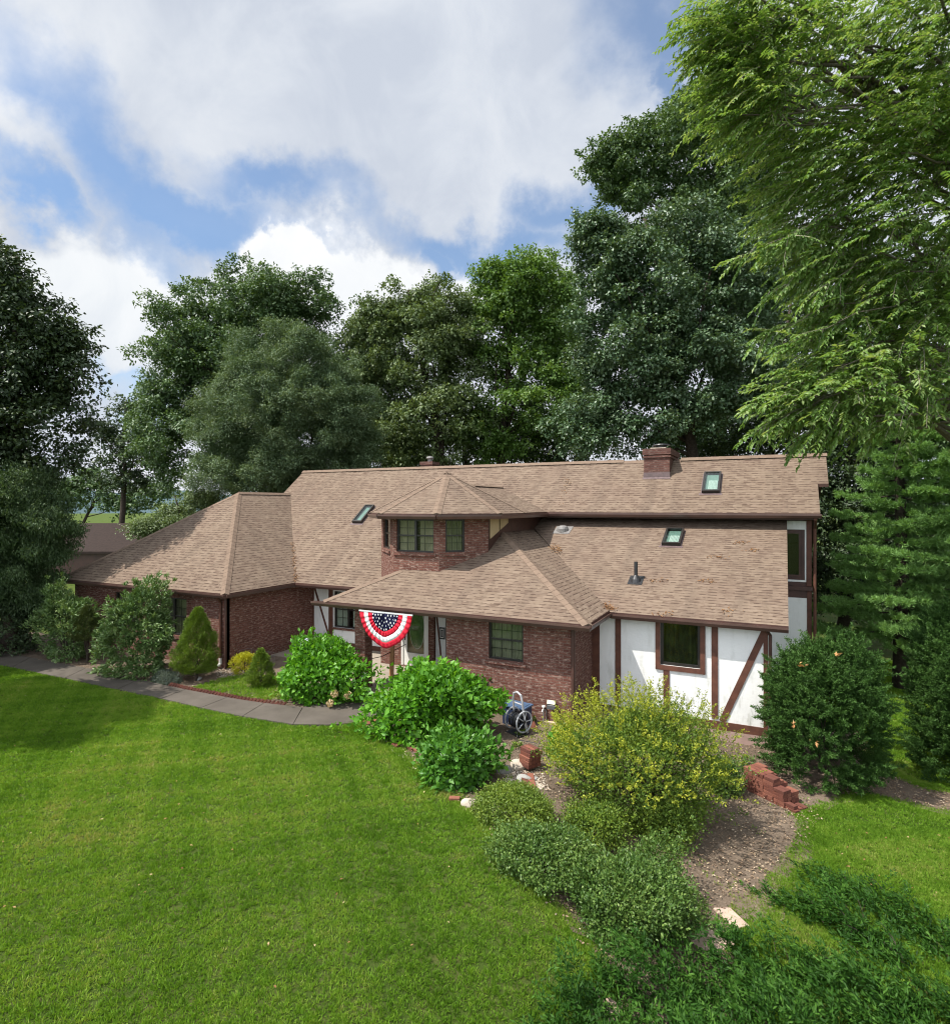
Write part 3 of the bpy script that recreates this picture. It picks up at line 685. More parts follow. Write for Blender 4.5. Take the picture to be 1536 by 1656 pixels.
# chimneys
ch = MB(); ch.box(-4.16, -3.27, 22.05, 24.2, 5.5, 7.12); ch.box(-4.20, -3.23, 22.01, 24.24, 7.12, 7.19); ch.box(-4.165, -3.265, 22.045, 24.205, 7.19, 7.23); ch.box(-4.21, -3.22, 22.0, 24.25, 7.23, 7.45)
chim = ch.build('chimney', CHIM, house, bevel=.006)
c2 = MB(); c2.box(-4.0, -3.45, 22.4, 23.8, 7.452, 7.52); c2.build('mortar_crown', STONE, chim)
c3 = MB(); c3.lathe([(.2, 0), (.2, .10), (.32, .12), (.30, .16), (.1, .19)], (-3.7, 23.0, 7.52), 20); c3.build('flue_cap', BLACKM, chim)
c4 = MB(); c4.box(-4.175, -3.255, 22.035, 22.2, 6.1, 6.60); c4.prism([(-4.2, 22.037, zmain(22.037) + .02), (-3.24, 22.037, zmain(22.037) + .02), (-3.24, 21.97, zmain(21.97) + .02), (-4.2, 21.97, zmain(21.97) + .02)], (0, 0, -.02)); c4.build('flashing', FLASH, chim)
ch = MB(); ch.box(-15.75, -15.1, 25.6, 26.25, 3, 7.45); ch.box(-15.79, -15.06, 25.56, 26.29, 7.45, 7.6)
ch2 = ch.build('chimney', CHIM, house)
c5 = MB(); c5.lathe([(.12, 0), (.12, .16), (.2, .18), (.17, .26), (.05, .3)], (-15.4, 25.9, 7.6), 14); c5.build('flue_cap', GREYM, ch2)

# skylights
def skylight(x0, x1, y0, y1, zf, slope, curtain=True):
    n = Vector((0, -slope, 1)).normalized(); t = Vector((0, 1, slope)).normalized()
    o = Vector((x0, y0, zf(y0))); Ls = (y1 - y0) * math.hypot(1, slope); w = x1 - x0
    P = lambda u, v, h: o + Vector((u, 0, 0)) + t * v + n * h
    def sbox(mb, u0, u1, v0, v1, h0, h1):
        mb.prism([P(u0, v0, h1), P(u1, v0, h1), P(u1, v1, h1), P(u0, v1, h1)], n * (h0 - h1))
    f = MB(); b = .06
    sbox(f, 0, b, 0, Ls, -.05, .12); sbox(f, w - b, w, 0, Ls, -.05, .12); sbox(f, b, w - b, 0, b + .01, -.05, .12); sbox(f, b, w - b, Ls - b, Ls, -.05, .12)
    sk = f.build('skylight', DARKFR, house)
    g = MB(); sbox(g, b, w - b, b, Ls - b, .095, .10); g.build('glass', SKYL, sk)
    c = MB(); sbox(c, b, w - b, b, Ls - b, .008, .015)
    c.build('blind', simple('teal_blind', (.17, .25, .22), (.14, .21, .185), .6, 2), sk)
    if curtain:
        cc = MB()
        nn = 14
        for i in range(nn):
            ua = b + .12 + (w - 2 * b - .14) * i / nn; ub = b + .12 + (w - 2 * b - .14) * (i + .8) / nn
            sbox(cc, ua, ub, b + .02, Ls * .62, .018, .03 + .01 * (i % 2))
        cc.build('curtain', CURTW, sk)
    a = MB(); sbox(a, -.08, w + .08, -.10, -.002, .002, .012); sbox(a, -.04, -.002, 0, Ls + .03, .002, .012); sbox(a, w + .002, w + .04, 0, Ls + .03, .002, .012); a.build('apron', FLASH, sk)
skylight(-2.12, -1.57, 21.25, 22.16, zmain, .75); skylight(-3.10, -2.55, 19.3, 20.32, shed_z, .43); skylight(-15.42, -14.95, 19.74, 20.65, zmain, .75, False)
# roof vents
v = MB(); zc = shed_z(17.26); v.lathe([(.16, -.05), (.13, .05), (.075, .14), (.06, .16)], (-3.48, 17.26, zc), 16); v.lathe([(.052, .1), (.052, .54)], (-3.48, 17.26, zc), 14)
v.prism([(-3.68, 17.05, shed_z(17.05) + .012), (-3.28, 17.05, shed_z(17.05) + .012), (-3.28, 17.5, shed_z(17.5) + .012), (-3.68, 17.5, shed_z(17.5) + .012)], (0, 0, -.008)); v.build('vent_pipe', BLACKM, house)
v = MB(); zc = shed_z(20.2); v.lathe([(.20, -.06), (.20, .06), (.17, .13), (.10, .17), (.02, .18)], (-6.6, 20.2, zc), 20); v.prism([(-6.9, 19.95, shed_z(19.95) + .012), (-6.3, 19.95, shed_z(19.95) + .012), (-6.3, 20.5, shed_z(20.5) + .012), (-6.9, 20.5, shed_z(20.5) + .012)], (0, 0, -.008)); v.build('roof_vent', GREYM, house, smooth=False)

# ---------------------------------------------------------------- ground
def inpoly(x, y, poly):
    x = np.asarray(x); y = np.asarray(y); c = np.zeros(x.shape, bool); n = len(poly)
    for i in range(n):
        x0, y0 = poly[i]; x1, y1 = poly[(i + 1) % n]
        if y0 == y1: continue
        c ^= ((y0 > y) != (y1 > y)) & (x < (x1 - x0) * (y - y0) / (y1 - y0) + x0)
    return c
def ground_sheet(name, poly, m, lift, step=.5, bump_amp=0.0, seed=0):
    poly = [Vector(p) for p in poly]
    xs = [p.x for p in poly]; ys = [p.y for p in poly]; pts = []
    gx, gy = np.meshgrid(np.arange(min(xs), max(xs), step), np.arange(min(ys), max(ys), step))
    q = inpoly(gx, gy, [tuple(p) for p in poly]); pts = [Vector((a, b)) for a, b in zip(gx[q], gy[q])]
    n = len(poly)
    vs, es, fs, *_ = delaunay_2d_cdt(poly + pts, [(i, (i + 1) % n) for i in range(n)], [list(range(n))], 1, 1e-4)
    r = random.Random(seed)
    me = bpy.data.meshes.new(name); me.from_pydata([(p.x, p.y, gz(p.x, p.y) + lift + r.uniform(0, bump_amp)) for p in vs], [], fs); me.materials.append(m); me.update()
    for p in me.polygons:
        p.use_smooth = True
    if len(me.polygons) and me.polygons[0].normal.z < 0: me.flip_normals()
    o = bpy.data.objects.new(name, me); COL.objects.link(o); o['kind'] = 'structure'; return o
# base ground: fine near the house, coarse to the horizon
gs = MB()
xs = [-900, -400, -150, -70, -45] + [-30 + 1.5 * i for i in range(17)] + [-4.2 + .3 * i for i in range(36)] + [7.5, 9, 11, 14, 20, 40, 90, 200, 500, 900]
ys = [-300, -60, -20] + [-5 + 1.5 * i for i in range(24)] + [34, 42, 60, 100, 200, 500, 1200]
idx = {}
for i, x in enumerate(xs):
    for j, y in enumerate(ys): idx[i, j] = gs.vert((x, y, gz(x, y)))
for i in range(len(xs) - 1):
    for j in range(len(ys) - 1): gs.f.append([idx[i, j], idx[i + 1, j], idx[i + 1, j + 1], idx[i, j + 1]]); gs.m.append(0)
lawn = gs.build('lawn', LAWNB, smooth=True); lawn['kind'] = 'structure'

cross = [((-420, 1004), (-380, 990)), ((-200, 1040), (-175, 1024)), ((-60, 1067), (-35, 1050)), ((20, 1081), (50, 1065)), ((105, 1099), (140, 1082)), ((190, 1117), (225, 1101)), ((262, 1132), (300, 1117)),
         ((325, 1147), (368, 1130)), ((392, 1161), (428, 1139)), ((474, 1174), (490, 1146))]
last = [(474, 1174), (530, 1175), (575, 1172), (602, 1166), (640, 1150), (650, 1100), (598, 1094), (585, 1104), (560, 1124), (520, 1140), (490, 1146)]
pw = MB(); path_poly = []
slabs = [[a[0], b[0], b[1], a[1]] for a, b in zip(cross, cross[1:])] + [last]
for sl_ in slabs:
    pts = [Vector((*G(*p), 0)) for p in sl_]; c = sum(pts, Vector()) / len(pts)
    pts2 = [p + (c - p).normalized() * .012 + Vector((0, 0, .045)) for p in pts]
    pw.prism(pts2, (0, 0, -.1)); path_poly.append([(p.x, p.y) for p in pts])
pw.build('path', CONC)['kind'] = 'structure'
bed_px = [(570, 1176), (640, 1214), (700, 1264), (750, 1304), (802, 1352), (862, 1425), (926, 1500), (978, 1566), (1010, 1650), (1020, 1760), (1250, 1760), (1230, 1620), (1180, 1560), (1240, 1500), (1290, 1440), (1335, 1380), (1312, 1322), (1345, 1300), (1420, 1292), (1480, 1305), (1570, 1330), (1700, 1330), (1700, 1278), (1500, 1274), (1432, 1246), (1405, 1180), (1240, 1170), (1000, 1120), (700, 1090), (600, 1090), (650, 1155)]
def ragged(poly, amp, seed):
    r = random.Random(seed); out = []
    for (x0, y0), (x1, y1) in zip(poly, poly[1:] + poly[:1]):
        n = max(1, int(math.hypot(x1 - x0, y1 - y0) / .3))
        out += [(x0 + (x1 - x0) * i / n + r.uniform(-amp, amp), y0 + (y1 - y0) * i / n + r.uniform(-amp, amp)) for i in range(n)]
    return out
bed_r = ragged([G(*p) for p in bed_px], .15, 9)
ground_sheet('planting_bed', bed_r, SOIL, .012, .4, .03, 3)
bed_l = [G(*c[1]) for c in cross[1:]] + [G(520, 1140), G(585, 1104), G(598, 1090)] + [(-12.3, 16.0), (-16.0, 18.0), (-16.3, 14.2), (-24.3, 14.2), (-28, 14.5)]
ground_sheet('planting_bed', bed_l, SOIL, .010, .5, .02, 4)
inner_grass = [G(*p) for p in [(305, 1116), (360, 1124), (425, 1134), (470, 1130), (450, 1095), (400, 1092), (355, 1100)]]

def grass(name, n, region_px, seed, Lr=(.035, .065), Wr=.010, keep=None, lift=0.0, mat_=GRASS, bias=0.0, avoid=True, power=1.0, xy=None):
    r = rng_(seed); x0, x1, y0, y1 = region_px                  # sampled over what the place shows, denser nearby
    nb = 7; n = n // nb; px = r.uniform(x0, x1, n); iy = r.uniform(0, 1, n)
    a, b = 1.0 / (y0 - HY), 1.0 / (y1 - HY)
    if power != 1.0:
        Y = F * CAMH * (b ** power + (a ** power - b ** power) * iy) ** (1 / power)
    else: Y = F * CAMH * (b + (a - b) * iy)
    X = (px - CX) / F * Y; x = CT * X - ST * Y; y = ST * X + CT * Y
    if xy is not None: x, y = xy; n = len(x); Y = CT * y - ST * x
    ok = np.ones(n, bool)
    if avoid:
        for pl in path_poly + [bed_l]: ok &= ~inpoly(x, y, pl)
        ok &= ~inpoly(x + r.normal(0, .16, n), y + r.normal(0, .16, n), bed_r)
        ok &= ~((y > 13.9) & (x > -24.6) & (x < .2))
    if keep is not None: ok &= inpoly(x, y, keep)
    x, y, Yk = x[ok], y[ok], Y[ok]; tuft = np.repeat(r.normal(0, .13, len(x)), nb); hgt = np.repeat(r.uniform(.8, 1.15, len(x)), nb)
    x, y, Yk = np.repeat(x, nb), np.repeat(y, nb), np.repeat(Yk, nb); n = len(x); sc = np.clip(Yk / 9.0, .9, 2.4)
    ox, oy = r.normal(0, .016, n) * sc, r.normal(0, .016, n) * sc; x, y = x + ox, y + oy
    z = gz_np(x, y) + lift
    P = np.stack([x, y, z], 1)
    A = unit(np.stack([ox * 26 / sc + r.normal(0, .3, n), oy * 26 / sc + r.normal(0, .3, n), r.uniform(.5, 1, n)], 1))
    # tufts: slow noise sets tint
    fx = lambda f, p: np.sin(x * f + p) * np.cos(y * f * 1.17 + p * 1.7)
    t = .38 + .13 * fx(.55, 1.) + .13 * fx(1.3, 2.2) + .11 * fx(2.9, .4) + .10 * fx(6.1, 3.) + .07 * fx(13., 1.) + .12 * np.clip(fx(.9, .3) * fx(2.1, 4.), 0, 1) + r.normal(0, .09, n) + tuft + bias
    dry = 0
    for (qx, qy, sx, sy, am) in ((615, 1225, .9, .6, .34), (545, 1262, 1.1, .5, .26), (690, 1275, .7, .5, .30), (380, 1245, 1.6, .4, .20), (250, 1215, 1.2, .5, .16), (770, 1385, .5, .6, .25), (480, 1205, 1.2, .4, .15), (880, 1530, .3, .5, .25), (1460, 1400, .8, .6, .15), (100, 1330, 1.0, .5, .14), (640, 1395, 1.0, .35, .15)):
        cx_, cy_ = G(qx, qy); dry = dry + am * np.exp(-(((x - cx_) / sx) ** 2 + ((y - cy_) / sy) ** 2)) * (.6 + .8 * np.sin(x * 7 + qx) * np.sin(y * 8.3))
    t = np.clip(t + dry * r.uniform(.2, 1.6, n), 0, .95)
    V, T = leaf_arrays(P, A, rdir(r, n), hgt * r.uniform(*Lr, n) * (.75 + .25 * sc), Wr * sc, .1, .25)
    T = T[::1]
    o = mesh_np(name, V, T, mat_, None, np.repeat(t, 2)); tag(o, kind='stuff'); return o
o = grass('grass', 1250000, (-60, 1600, 1040, 1690), 11, power=1.55)
tag(o, "mown green lawn grass with yellowish and olive patches", 'grass')
o = grass('grass', 14000, (290, 480, 1088, 1140), 12, (.05, .09), .010, keep=inner_grass, lift=.015, avoid=False)
tag(o, "small patch of grass inside the planting bed beside the path", 'grass')

# hills
hm = MB(); pts = []
r = random.Random(5)
for i in range(61):
    a = -1.35 + i * .045; R_ = 620
    X, Y = R_ * math.sin(a), R_ * math.cos(a); x, y = H(X, Y); h = 24 + 9 * math.sin(i * .55) + 5 * math.sin(i * 1.3 + 1)
    pts.append(((x, y), h))
for ((x0, y0), h0), ((x1, y1), h1) in zip(pts, pts[1:]):
    hm.face([(x0 * .8, y0 * .8, -1), (x1 * .8, y1 * .8, -1), (x1, y1, h1), (x0, y0, h0)]); hm.face([(x0, y0, h0), (x1, y1, h1), (x1 * 1.3, y1 * 1.3, -1), (x0 * 1.3, y0 * 1.3, -1)])
hm.build('hills', simple('haze_tinted_woods', (.08, .12, .13), (.06, .095, .11), .95, .03, .1), smooth=True)['kind'] = 'structure'  # bluish colour of the woods stands in for distance haze
# fields beyond the garage

# ---------------------------------------------------------------- trees
def limb(mb, a, b, r0, r1, seed, sag=.12, n=6, k=6):
    r = random.Random(seed); a, b = Vector(a), Vector(b); Lb = (b - a).length; pts = []
    side = Vector((r.uniform(-1, 1), r.uniform(-1, 1), 0)) * Lb * .09
    for i in range(n + 1):
        t = i / n; p = a.lerp(b, t) + side * math.sin(t * math.pi) + UP * (Lb * sag * math.sin(t * math.pi))
        if 0 < i < n: p += Vector((r.uniform(-1, 1), r.uniform(-1, 1), r.uniform(-1, 1))) * Lb * .025
        pts.append(p)
    mb.tube(pts, [r0 + (r1 - r0) * (i / n) ** .8 for i in range(n + 1)], k)

def crown_from_lobes(r, C, R, n, L, Wd, out_w=.5, up_w=.8, droop=.15, per_tip=8, spread=.13, flat=.72):
    nt = max(1, n // per_tip)
    p = R ** 2 / np.sum(R ** 2); li = r.choice(len(C), nt, p=p)
    d = rdir(r, nt); fl = (d[:, 2] < -.25) & (r.uniform(0, 1, nt) < .6); d[fl, 2] *= -1
    rad = R[li] * r.uniform(.12, 1.0, nt) ** .45
    rad *= 1 + .22 * np.sin(d[:, 0] * 5 + li) * np.sin(d[:, 1] * 6 + li * 1.7) + .16 * np.sin(d[:, 2] * 9 + li * 2.3)
    tip = C[li] + d * rad[:, None] * np.array([1, 1, flat])
    tip_t = r.uniform(0, 1, nt); lob_t = r.uniform(0, 1, len(C))[li]
    ti = np.repeat(np.arange(nt), per_tip); n = len(ti)
    P = tip[ti] + r.normal(0, spread, (n, 3)) * np.array([1, 1, .7])
    out = d[ti]
    A = out * out_w + r.normal(0, .6, (n, 3)) + np.array([0, 0, -droop * 2])
    Nn = np.array([0, 0, 1.0]) * up_w + out * .5 + r.normal(0, .34, (n, 3))
    V, T = leaf_arrays(P, A, Nn, L * r.uniform(.7, 1.25, n), Wd * r.uniform(.75, 1.2, n), .12, droop)
    tint = np.clip(.30 * lob_t[ti] + .32 * tip_t[ti] + .38 * r.uniform(0, 1, n), 0, 1)
    return V, T, np.repeat(tint, 2)

def tree(name, label, cat, Z, masses, m, seed, leaf=(.17, .12), lai=3.2, trunk_px=None, trunk_r=.35, bark=None, group=None, dens=1.0, top_limbs=None, base_z=None, nl=14, puff=(.5, 1.15), thin=1.0, **kw):
    r = rng_(seed); k = Z / F
    cs = [(Vector(PZ(a[0], a[1], Z + (a[4] if len(a) > 4 else 0))), a[2] * k, a[3] * k) for a in masses]
    bx = trunk_px if trunk_px is not None else masses[0][0]
    b = PZ(bx, 900, Z); zb = gz(b[0], b[1]) if base_z is None else base_z
    root = tag(empty(name, (b[0], b[1], zb)), label, cat, group)
    C, R = [], []; area = 0
    for c, rx, rz in cs:
        rx *= 1.10; rz *= 1.08; a_ = math.pi * rx * rz; area += a_; mr = min(rx, rz)
        pm = (puff[0] + puff[1]) / 2 * (Z / 38.0) ** .5
        K = int(min(480, max(8, dens * thin * 2.2 * a_ / (math.pi * pm * pm * .8))))
        d = rdir(r, K); u = r.uniform(.06, 1, K) ** .38; lr = pm * r.uniform(.55, 1.45, K)
        q = rdir(r, 16); am = r.uniform(-.28, .26, 16); lump = 1 + (am[None] * np.exp(7 * (d @ q.T - 1))).sum(1)
        ctr = np.array(c) + d * (u * lump)[:, None] * np.array([rx, rx * .9, rz]) * np.maximum(.3, 1 - .55 * lr / mr)[:, None]
        C.append(ctr); R.append(lr)
    C = np.concatenate(C); R = np.concatenate(R)
    n = int(1.55 * lai * area / (.5 * leaf[0] * leaf[1]))
    V, T, t = crown_from_lobes(r, C, R, n, leaf[0], leaf[1], **kw)
    ok = V[::4, 2] > zb + .3
    T = T[np.repeat(ok, 2)]; t = t[np.repeat(ok, 2)]
    o = np.array([b[0], b[1], zb])
    mesh_np('crown', V - o, T, m, root, t)
    mb = MB(); top = max(c.z + rz * .55 for c, rx, rz in cs); cen = sum((c for c, _, _ in cs), Vector()) / len(cs)
    rr = random.Random(seed); N_ = 8; tp = []
    for i in range(N_ + 1):
        f = i / N_; tgt = cen * (f ** 1.5) + Vector((b[0], b[1], 0)) * (1 - f ** 1.5); tp.append(Vector((tgt.x + rr.uniform(-.12, .12), tgt.y + rr.uniform(-.12, .12), zb + (top - zb) * f)))
    loc = lambda p: Vector(p) - Vector(o)
    mb.tube([loc(p) for p in tp], [trunk_r * (1.25 if i == 0 else 1.0) * (1 - .85 * i / N_) + .02 for i in range(N_ + 1)], 9)
    order = list(range(len(C))); rr.shuffle(order)
    for j in order[:nl]:
        f = rr.uniform(.35, .8); q = f * N_; i0 = int(q); a = tp[i0].lerp(tp[i0 + 1], q - i0)
        limb(mb, loc(a), loc(Vector(C[j])), trunk_r * .38 * (1.2 - f), .02, seed * 7 + j, .06)
    mb.build('trunk', bark or BARK, root, smooth=True)
    return root

BT = 'trees behind the house'
tree('oak_tree', "broad dark oak with ragged top rising behind the garage ridge", 'tree', 43,
     [(385, 560, 135, 125), (300, 590, 78, 105), (410, 495, 95, 72), (490, 520, 62, 82), (270, 705, 62, 95), (530, 640, 50, 95), (395, 690, 140, 110)], OAK, 21, trunk_px=380, trunk_r=.45, group=BT, leaf=(.21, .14), dens=1.0, lai=3.0)
tree('round_tree', "dense fine leaved grey green tree with a rounded dome, left of the house ridge", 'tree', 34,
     [(470, 690, 142, 120), (465, 605, 100, 78), (380, 670, 72, 78), (560, 690, 66, 100), (430, 770, 140, 50)], FINE, 22, leaf=(.12, .055), lai=4.0, trunk_px=470, trunk_r=.3, group=BT, dens=1.0, spread=.12, out_w=.9, puff=(.3, .75), flat=.95)
tree('olive_oak_tree', "olive tinted oak with a narrow top, centre of the row behind the ridge", 'tree', 41,
     [(680, 560, 88, 118), (700, 505, 62, 66), (622, 560, 58, 96), (615, 505, 40, 34), (586, 545, 36, 60), (740, 560, 52, 100), (690, 690, 110, 80), (640, 720, 80, 60)], OAK2, 23, leaf=(.21, .13), trunk_px=735, trunk_r=.4, group=BT, dens=.95, lai=2.6)
tree('bright_oak_tree', "fresh green oak with airy crown, just left of the tall maple", 'tree', 42,
     [(835, 480, 66, 78), (862, 455, 62, 54), (800, 540, 62, 90), (890, 540, 56, 96), (850, 650, 100, 84), (790, 700, 80, 62), (800, 450, 34, 40)], BRIGHT, 24, leaf=(.22, .14), trunk_px=805, trunk_r=.4, group=BT, dens=.95, lai=2.6)
tree('maple_tree', "large dark maple with silvery sheen towering over the chimney", 'tree', 32,
     [(1075, 470, 128, 138), (980, 440, 58, 100), (1000, 560, 104, 110), (1130, 600, 125, 120), (1050, 680, 140, 70), (940, 690, 66, 62), (1180, 470, 90, 130), (960, 380, 40, 50)], MAPLE, 25, leaf=(.17, .13), trunk_px=1150, trunk_r=.42, group=BT, dens=1.05, lai=3.3)
tree('tall_tree', "tallest tree behind the maple with soft rounded shoulders against the sky", 'tree', 44,
     [(1090, 260, 130, 92), (1010, 280, 84, 58), (1150, 190, 96, 82), (1230, 200, 110, 130), (1130, 340, 150, 80), (1230, 420, 110, 140), (1210, 110, 70, 60)], OAK, 26, leaf=(.24, .15), trunk_px=1165, trunk_r=.5, group=BT, dens=1.0, lai=3.0)
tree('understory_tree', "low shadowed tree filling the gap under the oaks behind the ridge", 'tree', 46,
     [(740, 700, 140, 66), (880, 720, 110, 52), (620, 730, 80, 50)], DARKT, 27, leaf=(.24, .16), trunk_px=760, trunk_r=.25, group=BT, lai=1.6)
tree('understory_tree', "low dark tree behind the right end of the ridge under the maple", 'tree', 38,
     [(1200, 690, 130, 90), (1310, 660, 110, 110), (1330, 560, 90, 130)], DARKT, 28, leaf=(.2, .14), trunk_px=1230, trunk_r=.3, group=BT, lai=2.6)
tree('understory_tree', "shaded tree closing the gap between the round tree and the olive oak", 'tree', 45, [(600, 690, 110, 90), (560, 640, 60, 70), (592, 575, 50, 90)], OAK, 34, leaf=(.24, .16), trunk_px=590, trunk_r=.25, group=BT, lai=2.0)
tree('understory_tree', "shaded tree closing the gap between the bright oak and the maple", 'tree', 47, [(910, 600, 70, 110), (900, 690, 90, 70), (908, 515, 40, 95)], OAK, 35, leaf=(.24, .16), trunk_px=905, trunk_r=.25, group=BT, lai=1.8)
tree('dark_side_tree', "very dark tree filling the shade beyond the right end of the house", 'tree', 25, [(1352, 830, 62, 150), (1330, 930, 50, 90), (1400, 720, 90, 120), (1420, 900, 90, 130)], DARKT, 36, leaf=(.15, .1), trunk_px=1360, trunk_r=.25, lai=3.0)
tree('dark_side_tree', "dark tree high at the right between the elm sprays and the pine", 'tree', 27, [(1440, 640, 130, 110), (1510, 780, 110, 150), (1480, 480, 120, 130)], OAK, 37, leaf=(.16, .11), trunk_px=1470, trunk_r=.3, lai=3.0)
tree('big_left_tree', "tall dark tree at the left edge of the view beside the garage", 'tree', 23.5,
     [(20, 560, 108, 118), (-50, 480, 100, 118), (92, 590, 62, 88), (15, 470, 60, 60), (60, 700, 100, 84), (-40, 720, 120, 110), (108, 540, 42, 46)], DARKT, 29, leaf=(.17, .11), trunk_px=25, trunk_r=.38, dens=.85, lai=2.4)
tree('small_far_tree', "slender far tree with bare lower trunk in the gap left of the oak", 'tree', 50,
     [(200, 690, 46, 52), (175, 730, 40, 46), (232, 740, 40, 60), (200, 780, 50, 26)], DARKT, 30, leaf=(.24, .16), trunk_px=198, trunk_r=.28, lai=1.6, dens=.7, nl=18)
tree('hemlock_tree', "dense shadowed hemlock with drooping fine boughs left of the garage roof", 'tree', 22.3,
     [(28, 850, 88, 76), (72, 880, 46, 50), (-50, 880, 100, 110), (10, 800, 74, 54), (25, 945, 62, 54)], OAK, 31, leaf=(.10, .035), lai=4.0, trunk_px=20, trunk_r=.25, droop=.5, spread=.12, puff=(.3, .7))
tree('shade_tree', "leafy tree at the far left edge of the lawn shading the grass", 'tree', 14.5,
     [(-300, 680, 220, 150), (-400, 560, 190, 150)], OAK, 32, leaf=(.16, .11), trunk_px=-380, trunk_r=.3, lai=4.0, dens=1.0)
tree('shade_tree', "leafy tree just outside the left edge shading the rhododendrons", 'tree', 19.5, [(-215, 760, 110, 90), (-270, 650, 120, 100)], OAK, 38, leaf=(.16, .11), trunk_px=-230, trunk_r=.22, lai=3.5)
tree('backdrop_tree', "distant dark tree seen through the gap at the left of the oak", 'tree', 62,
     [(120, 800, 60, 34), (255, 800, 60, 30), (190, 818, 70, 18), (150, 780, 40, 30)], OAK, 33, leaf=(.3, .2), trunk_px=120, trunk_r=.2, lai=2.0)

# ---- near elm whose leafy twigs hang in from the right
def elm():
    Z = 13.5; b = PZ(1690, 1000, 15.0); zb = gz(b[0], b[1]); root = tag(empty('elm_tree', (b[0], b[1], zb)), "near elm with light green drooping sprays hanging in from the right edge", 'tree')
    o = Vector((b[0], b[1], zb)); r = rng_(41); rr = random.Random(41)
    masses = [(1420, 120, 250, 190, 0), (1500, 330, 230, 190, 0), (1370, 330, 130, 170, .8), (1560, 540, 160, 150, .3), (1430, 500, 120, 130, .5), (1250, 70, 100, 100, .3), (1400, 620, 120, 90, .2), (1600, 100, 150, 240, 0), (1490, 20, 120, 90, .4), (1180, 30, 60, 70, .2), (1210, 150, 60, 70, .3), (1330, 640, 80, 60, 0)]
    sprays = [(1190, 420), (1240, 405), (1290, 430), (1330, 400), (1230, 545), (1275, 560), (1320, 540), (1215, 655), (1245, 690), (1290, 660), (1330, 700), (1285, 715), (1360, 690), (1180, 70), (1160, 15), (1310, 480), (1350, 560), (1400, 700), (1440, 660), (1175, 95), (1300, 620), (1250, 470), (1220, 700), (1260, 640)]
    mb = MB(); tw = MB()
    tp = [o, o + Vector((.1, .0, 3)), o + Vector((-.3, .1, 6.5)), o + Vector((-.7, 0, 10)), o + Vector((-1.2, .1, 13.5)), o + Vector((-1.6, 0, 17))]
    mb.tube([p - o for p in tp], [.42, .34, .28, .2, .13, .04], 10)
    starts, dirs, lens = [], [], []
    def trunk_at(z):
        for a, c in zip(tp, tp[1:]):
            if a.z <= z <= c.z: return a.lerp(c, (z - a.z) / (c.z - a.z))
        return tp[-1].copy()
    for mi, (px, py, hw, hh, dz) in enumerate(masses):
        c = Vector(PZ(px, py, Z + dz)); rx, rz = hw * Z / F, hh * Z / F
        nn = int(62 * rx * rz) + 80
        ends = []
        for j in range(7):
            e_ = c + Vector(rdir(r, 1)[0] * np.array([rx, rx * .6, rz]) * .75); s_ = trunk_at(max(zb + 3.5, min(e_.z - 1.2, zb + 15)))
            limb(mb, s_ - o, e_ - o, .09, .014, 900 + mi * 20 + j, .10, 8, 6); ends.append(e_)
        d = rdir(r, nn); u = r.uniform(.2, 1, nn) ** .5
        P = np.array(c) + d * u[:, None] * np.array([rx, rx * .62, rz])
        lf = np.array([-CT, -ST, 0]) * .75
        D = d * np.array([.8, .8, .25]) + lf + r.normal(0, .3, (nn, 3)) + np.array([0, 0, -.10])
        starts.append(P); dirs.append(unit(D)); lens.append(r.uniform(.55, 1.05, nn))
    n_shown = 0
    for si, (px, py) in enumerate(sprays):          # the long boughs that reach out over the roof
        e_ = Vector(PZ(px, py, Z - .2 + .1 * (si % 5))); s_ = Vector(PZ(px + 170 + rr.uniform(0, 60), py - 40 - rr.uniform(0, 50), Z + .4))
        limb(mb, s_ - o, e_ - o, .022, .006, 700 + si, .05, 9, 5)
        k = 22; t = r.uniform(.25, 1.0, k); base = np.array(s_)[None] * (1 - t[:, None]) + np.array(e_)[None] * t[:, None]
        base[:, 2] += np.sin(t * math.pi) * (e_ - s_).length * .05
        D = np.array((e_ - s_).normalized())[None] * .9 + r.normal(0, .35, (k, 3)) + np.array([0, 0, -.22])
        starts.append(base + r.normal(0, .04, (k, 3))); dirs.append(unit(D)); lens.append(r.uniform(.35, .7, k))
    P = np.concatenate(starts); D = np.concatenate(dirs); Ls = np.concatenate(lens); n = len(P); m = 22
    t = np.linspace(.06, 1, m)[None, :] + r.normal(0, .01, (n, m))
    sag = np.array([0, 0, -1.0]) * (.28 * Ls[:, None] * t ** 2)[..., None]
    Q = P[:, None] + D[:, None] * (Ls[:, None] * t)[..., None] + sag
    side = unit(np.cross(D, np.array([0, 0, 1.0])))
    sg = np.where(np.arange(m) % 2 == 0, 1, -1)[None, :, None]
    A = D[:, None] * .7 + side[:, None] * sg * .8 + np.array([0, 0, -.4]) + r.normal(0, .22, (n, m, 3))
    Nn = np.array([0, 0, 1.0]) + side[:, None] * sg * .15 + r.normal(0, .25, (n, m, 3))
    tb = np.repeat(r.uniform(0, 1, n), m) * .45
    V, T = leaf_arrays(Q.reshape(-1, 3), A.reshape(-1, 3), Nn.reshape(-1, 3), r.uniform(.11, .17, n * m), r.uniform(.045, .068, n * m), .12, .18)
    tint = np.clip(tb + r.uniform(0, .55, n * m), 0, 1)
    mesh_np('crown', V - np.array(o), T, ELM, root, np.repeat(tint, 2))
    # visible twigs
    for i in range(0, n, 2):
        pts = [Vector(P[i] + D[i] * Ls[i] * q + np.array([0, 0, -.28 * Ls[i] * q * q])) - o for q in (0, .35, .7, 1)]
        tw.tube(pts, [.010, .008, .006, .003], 3, cap=False)
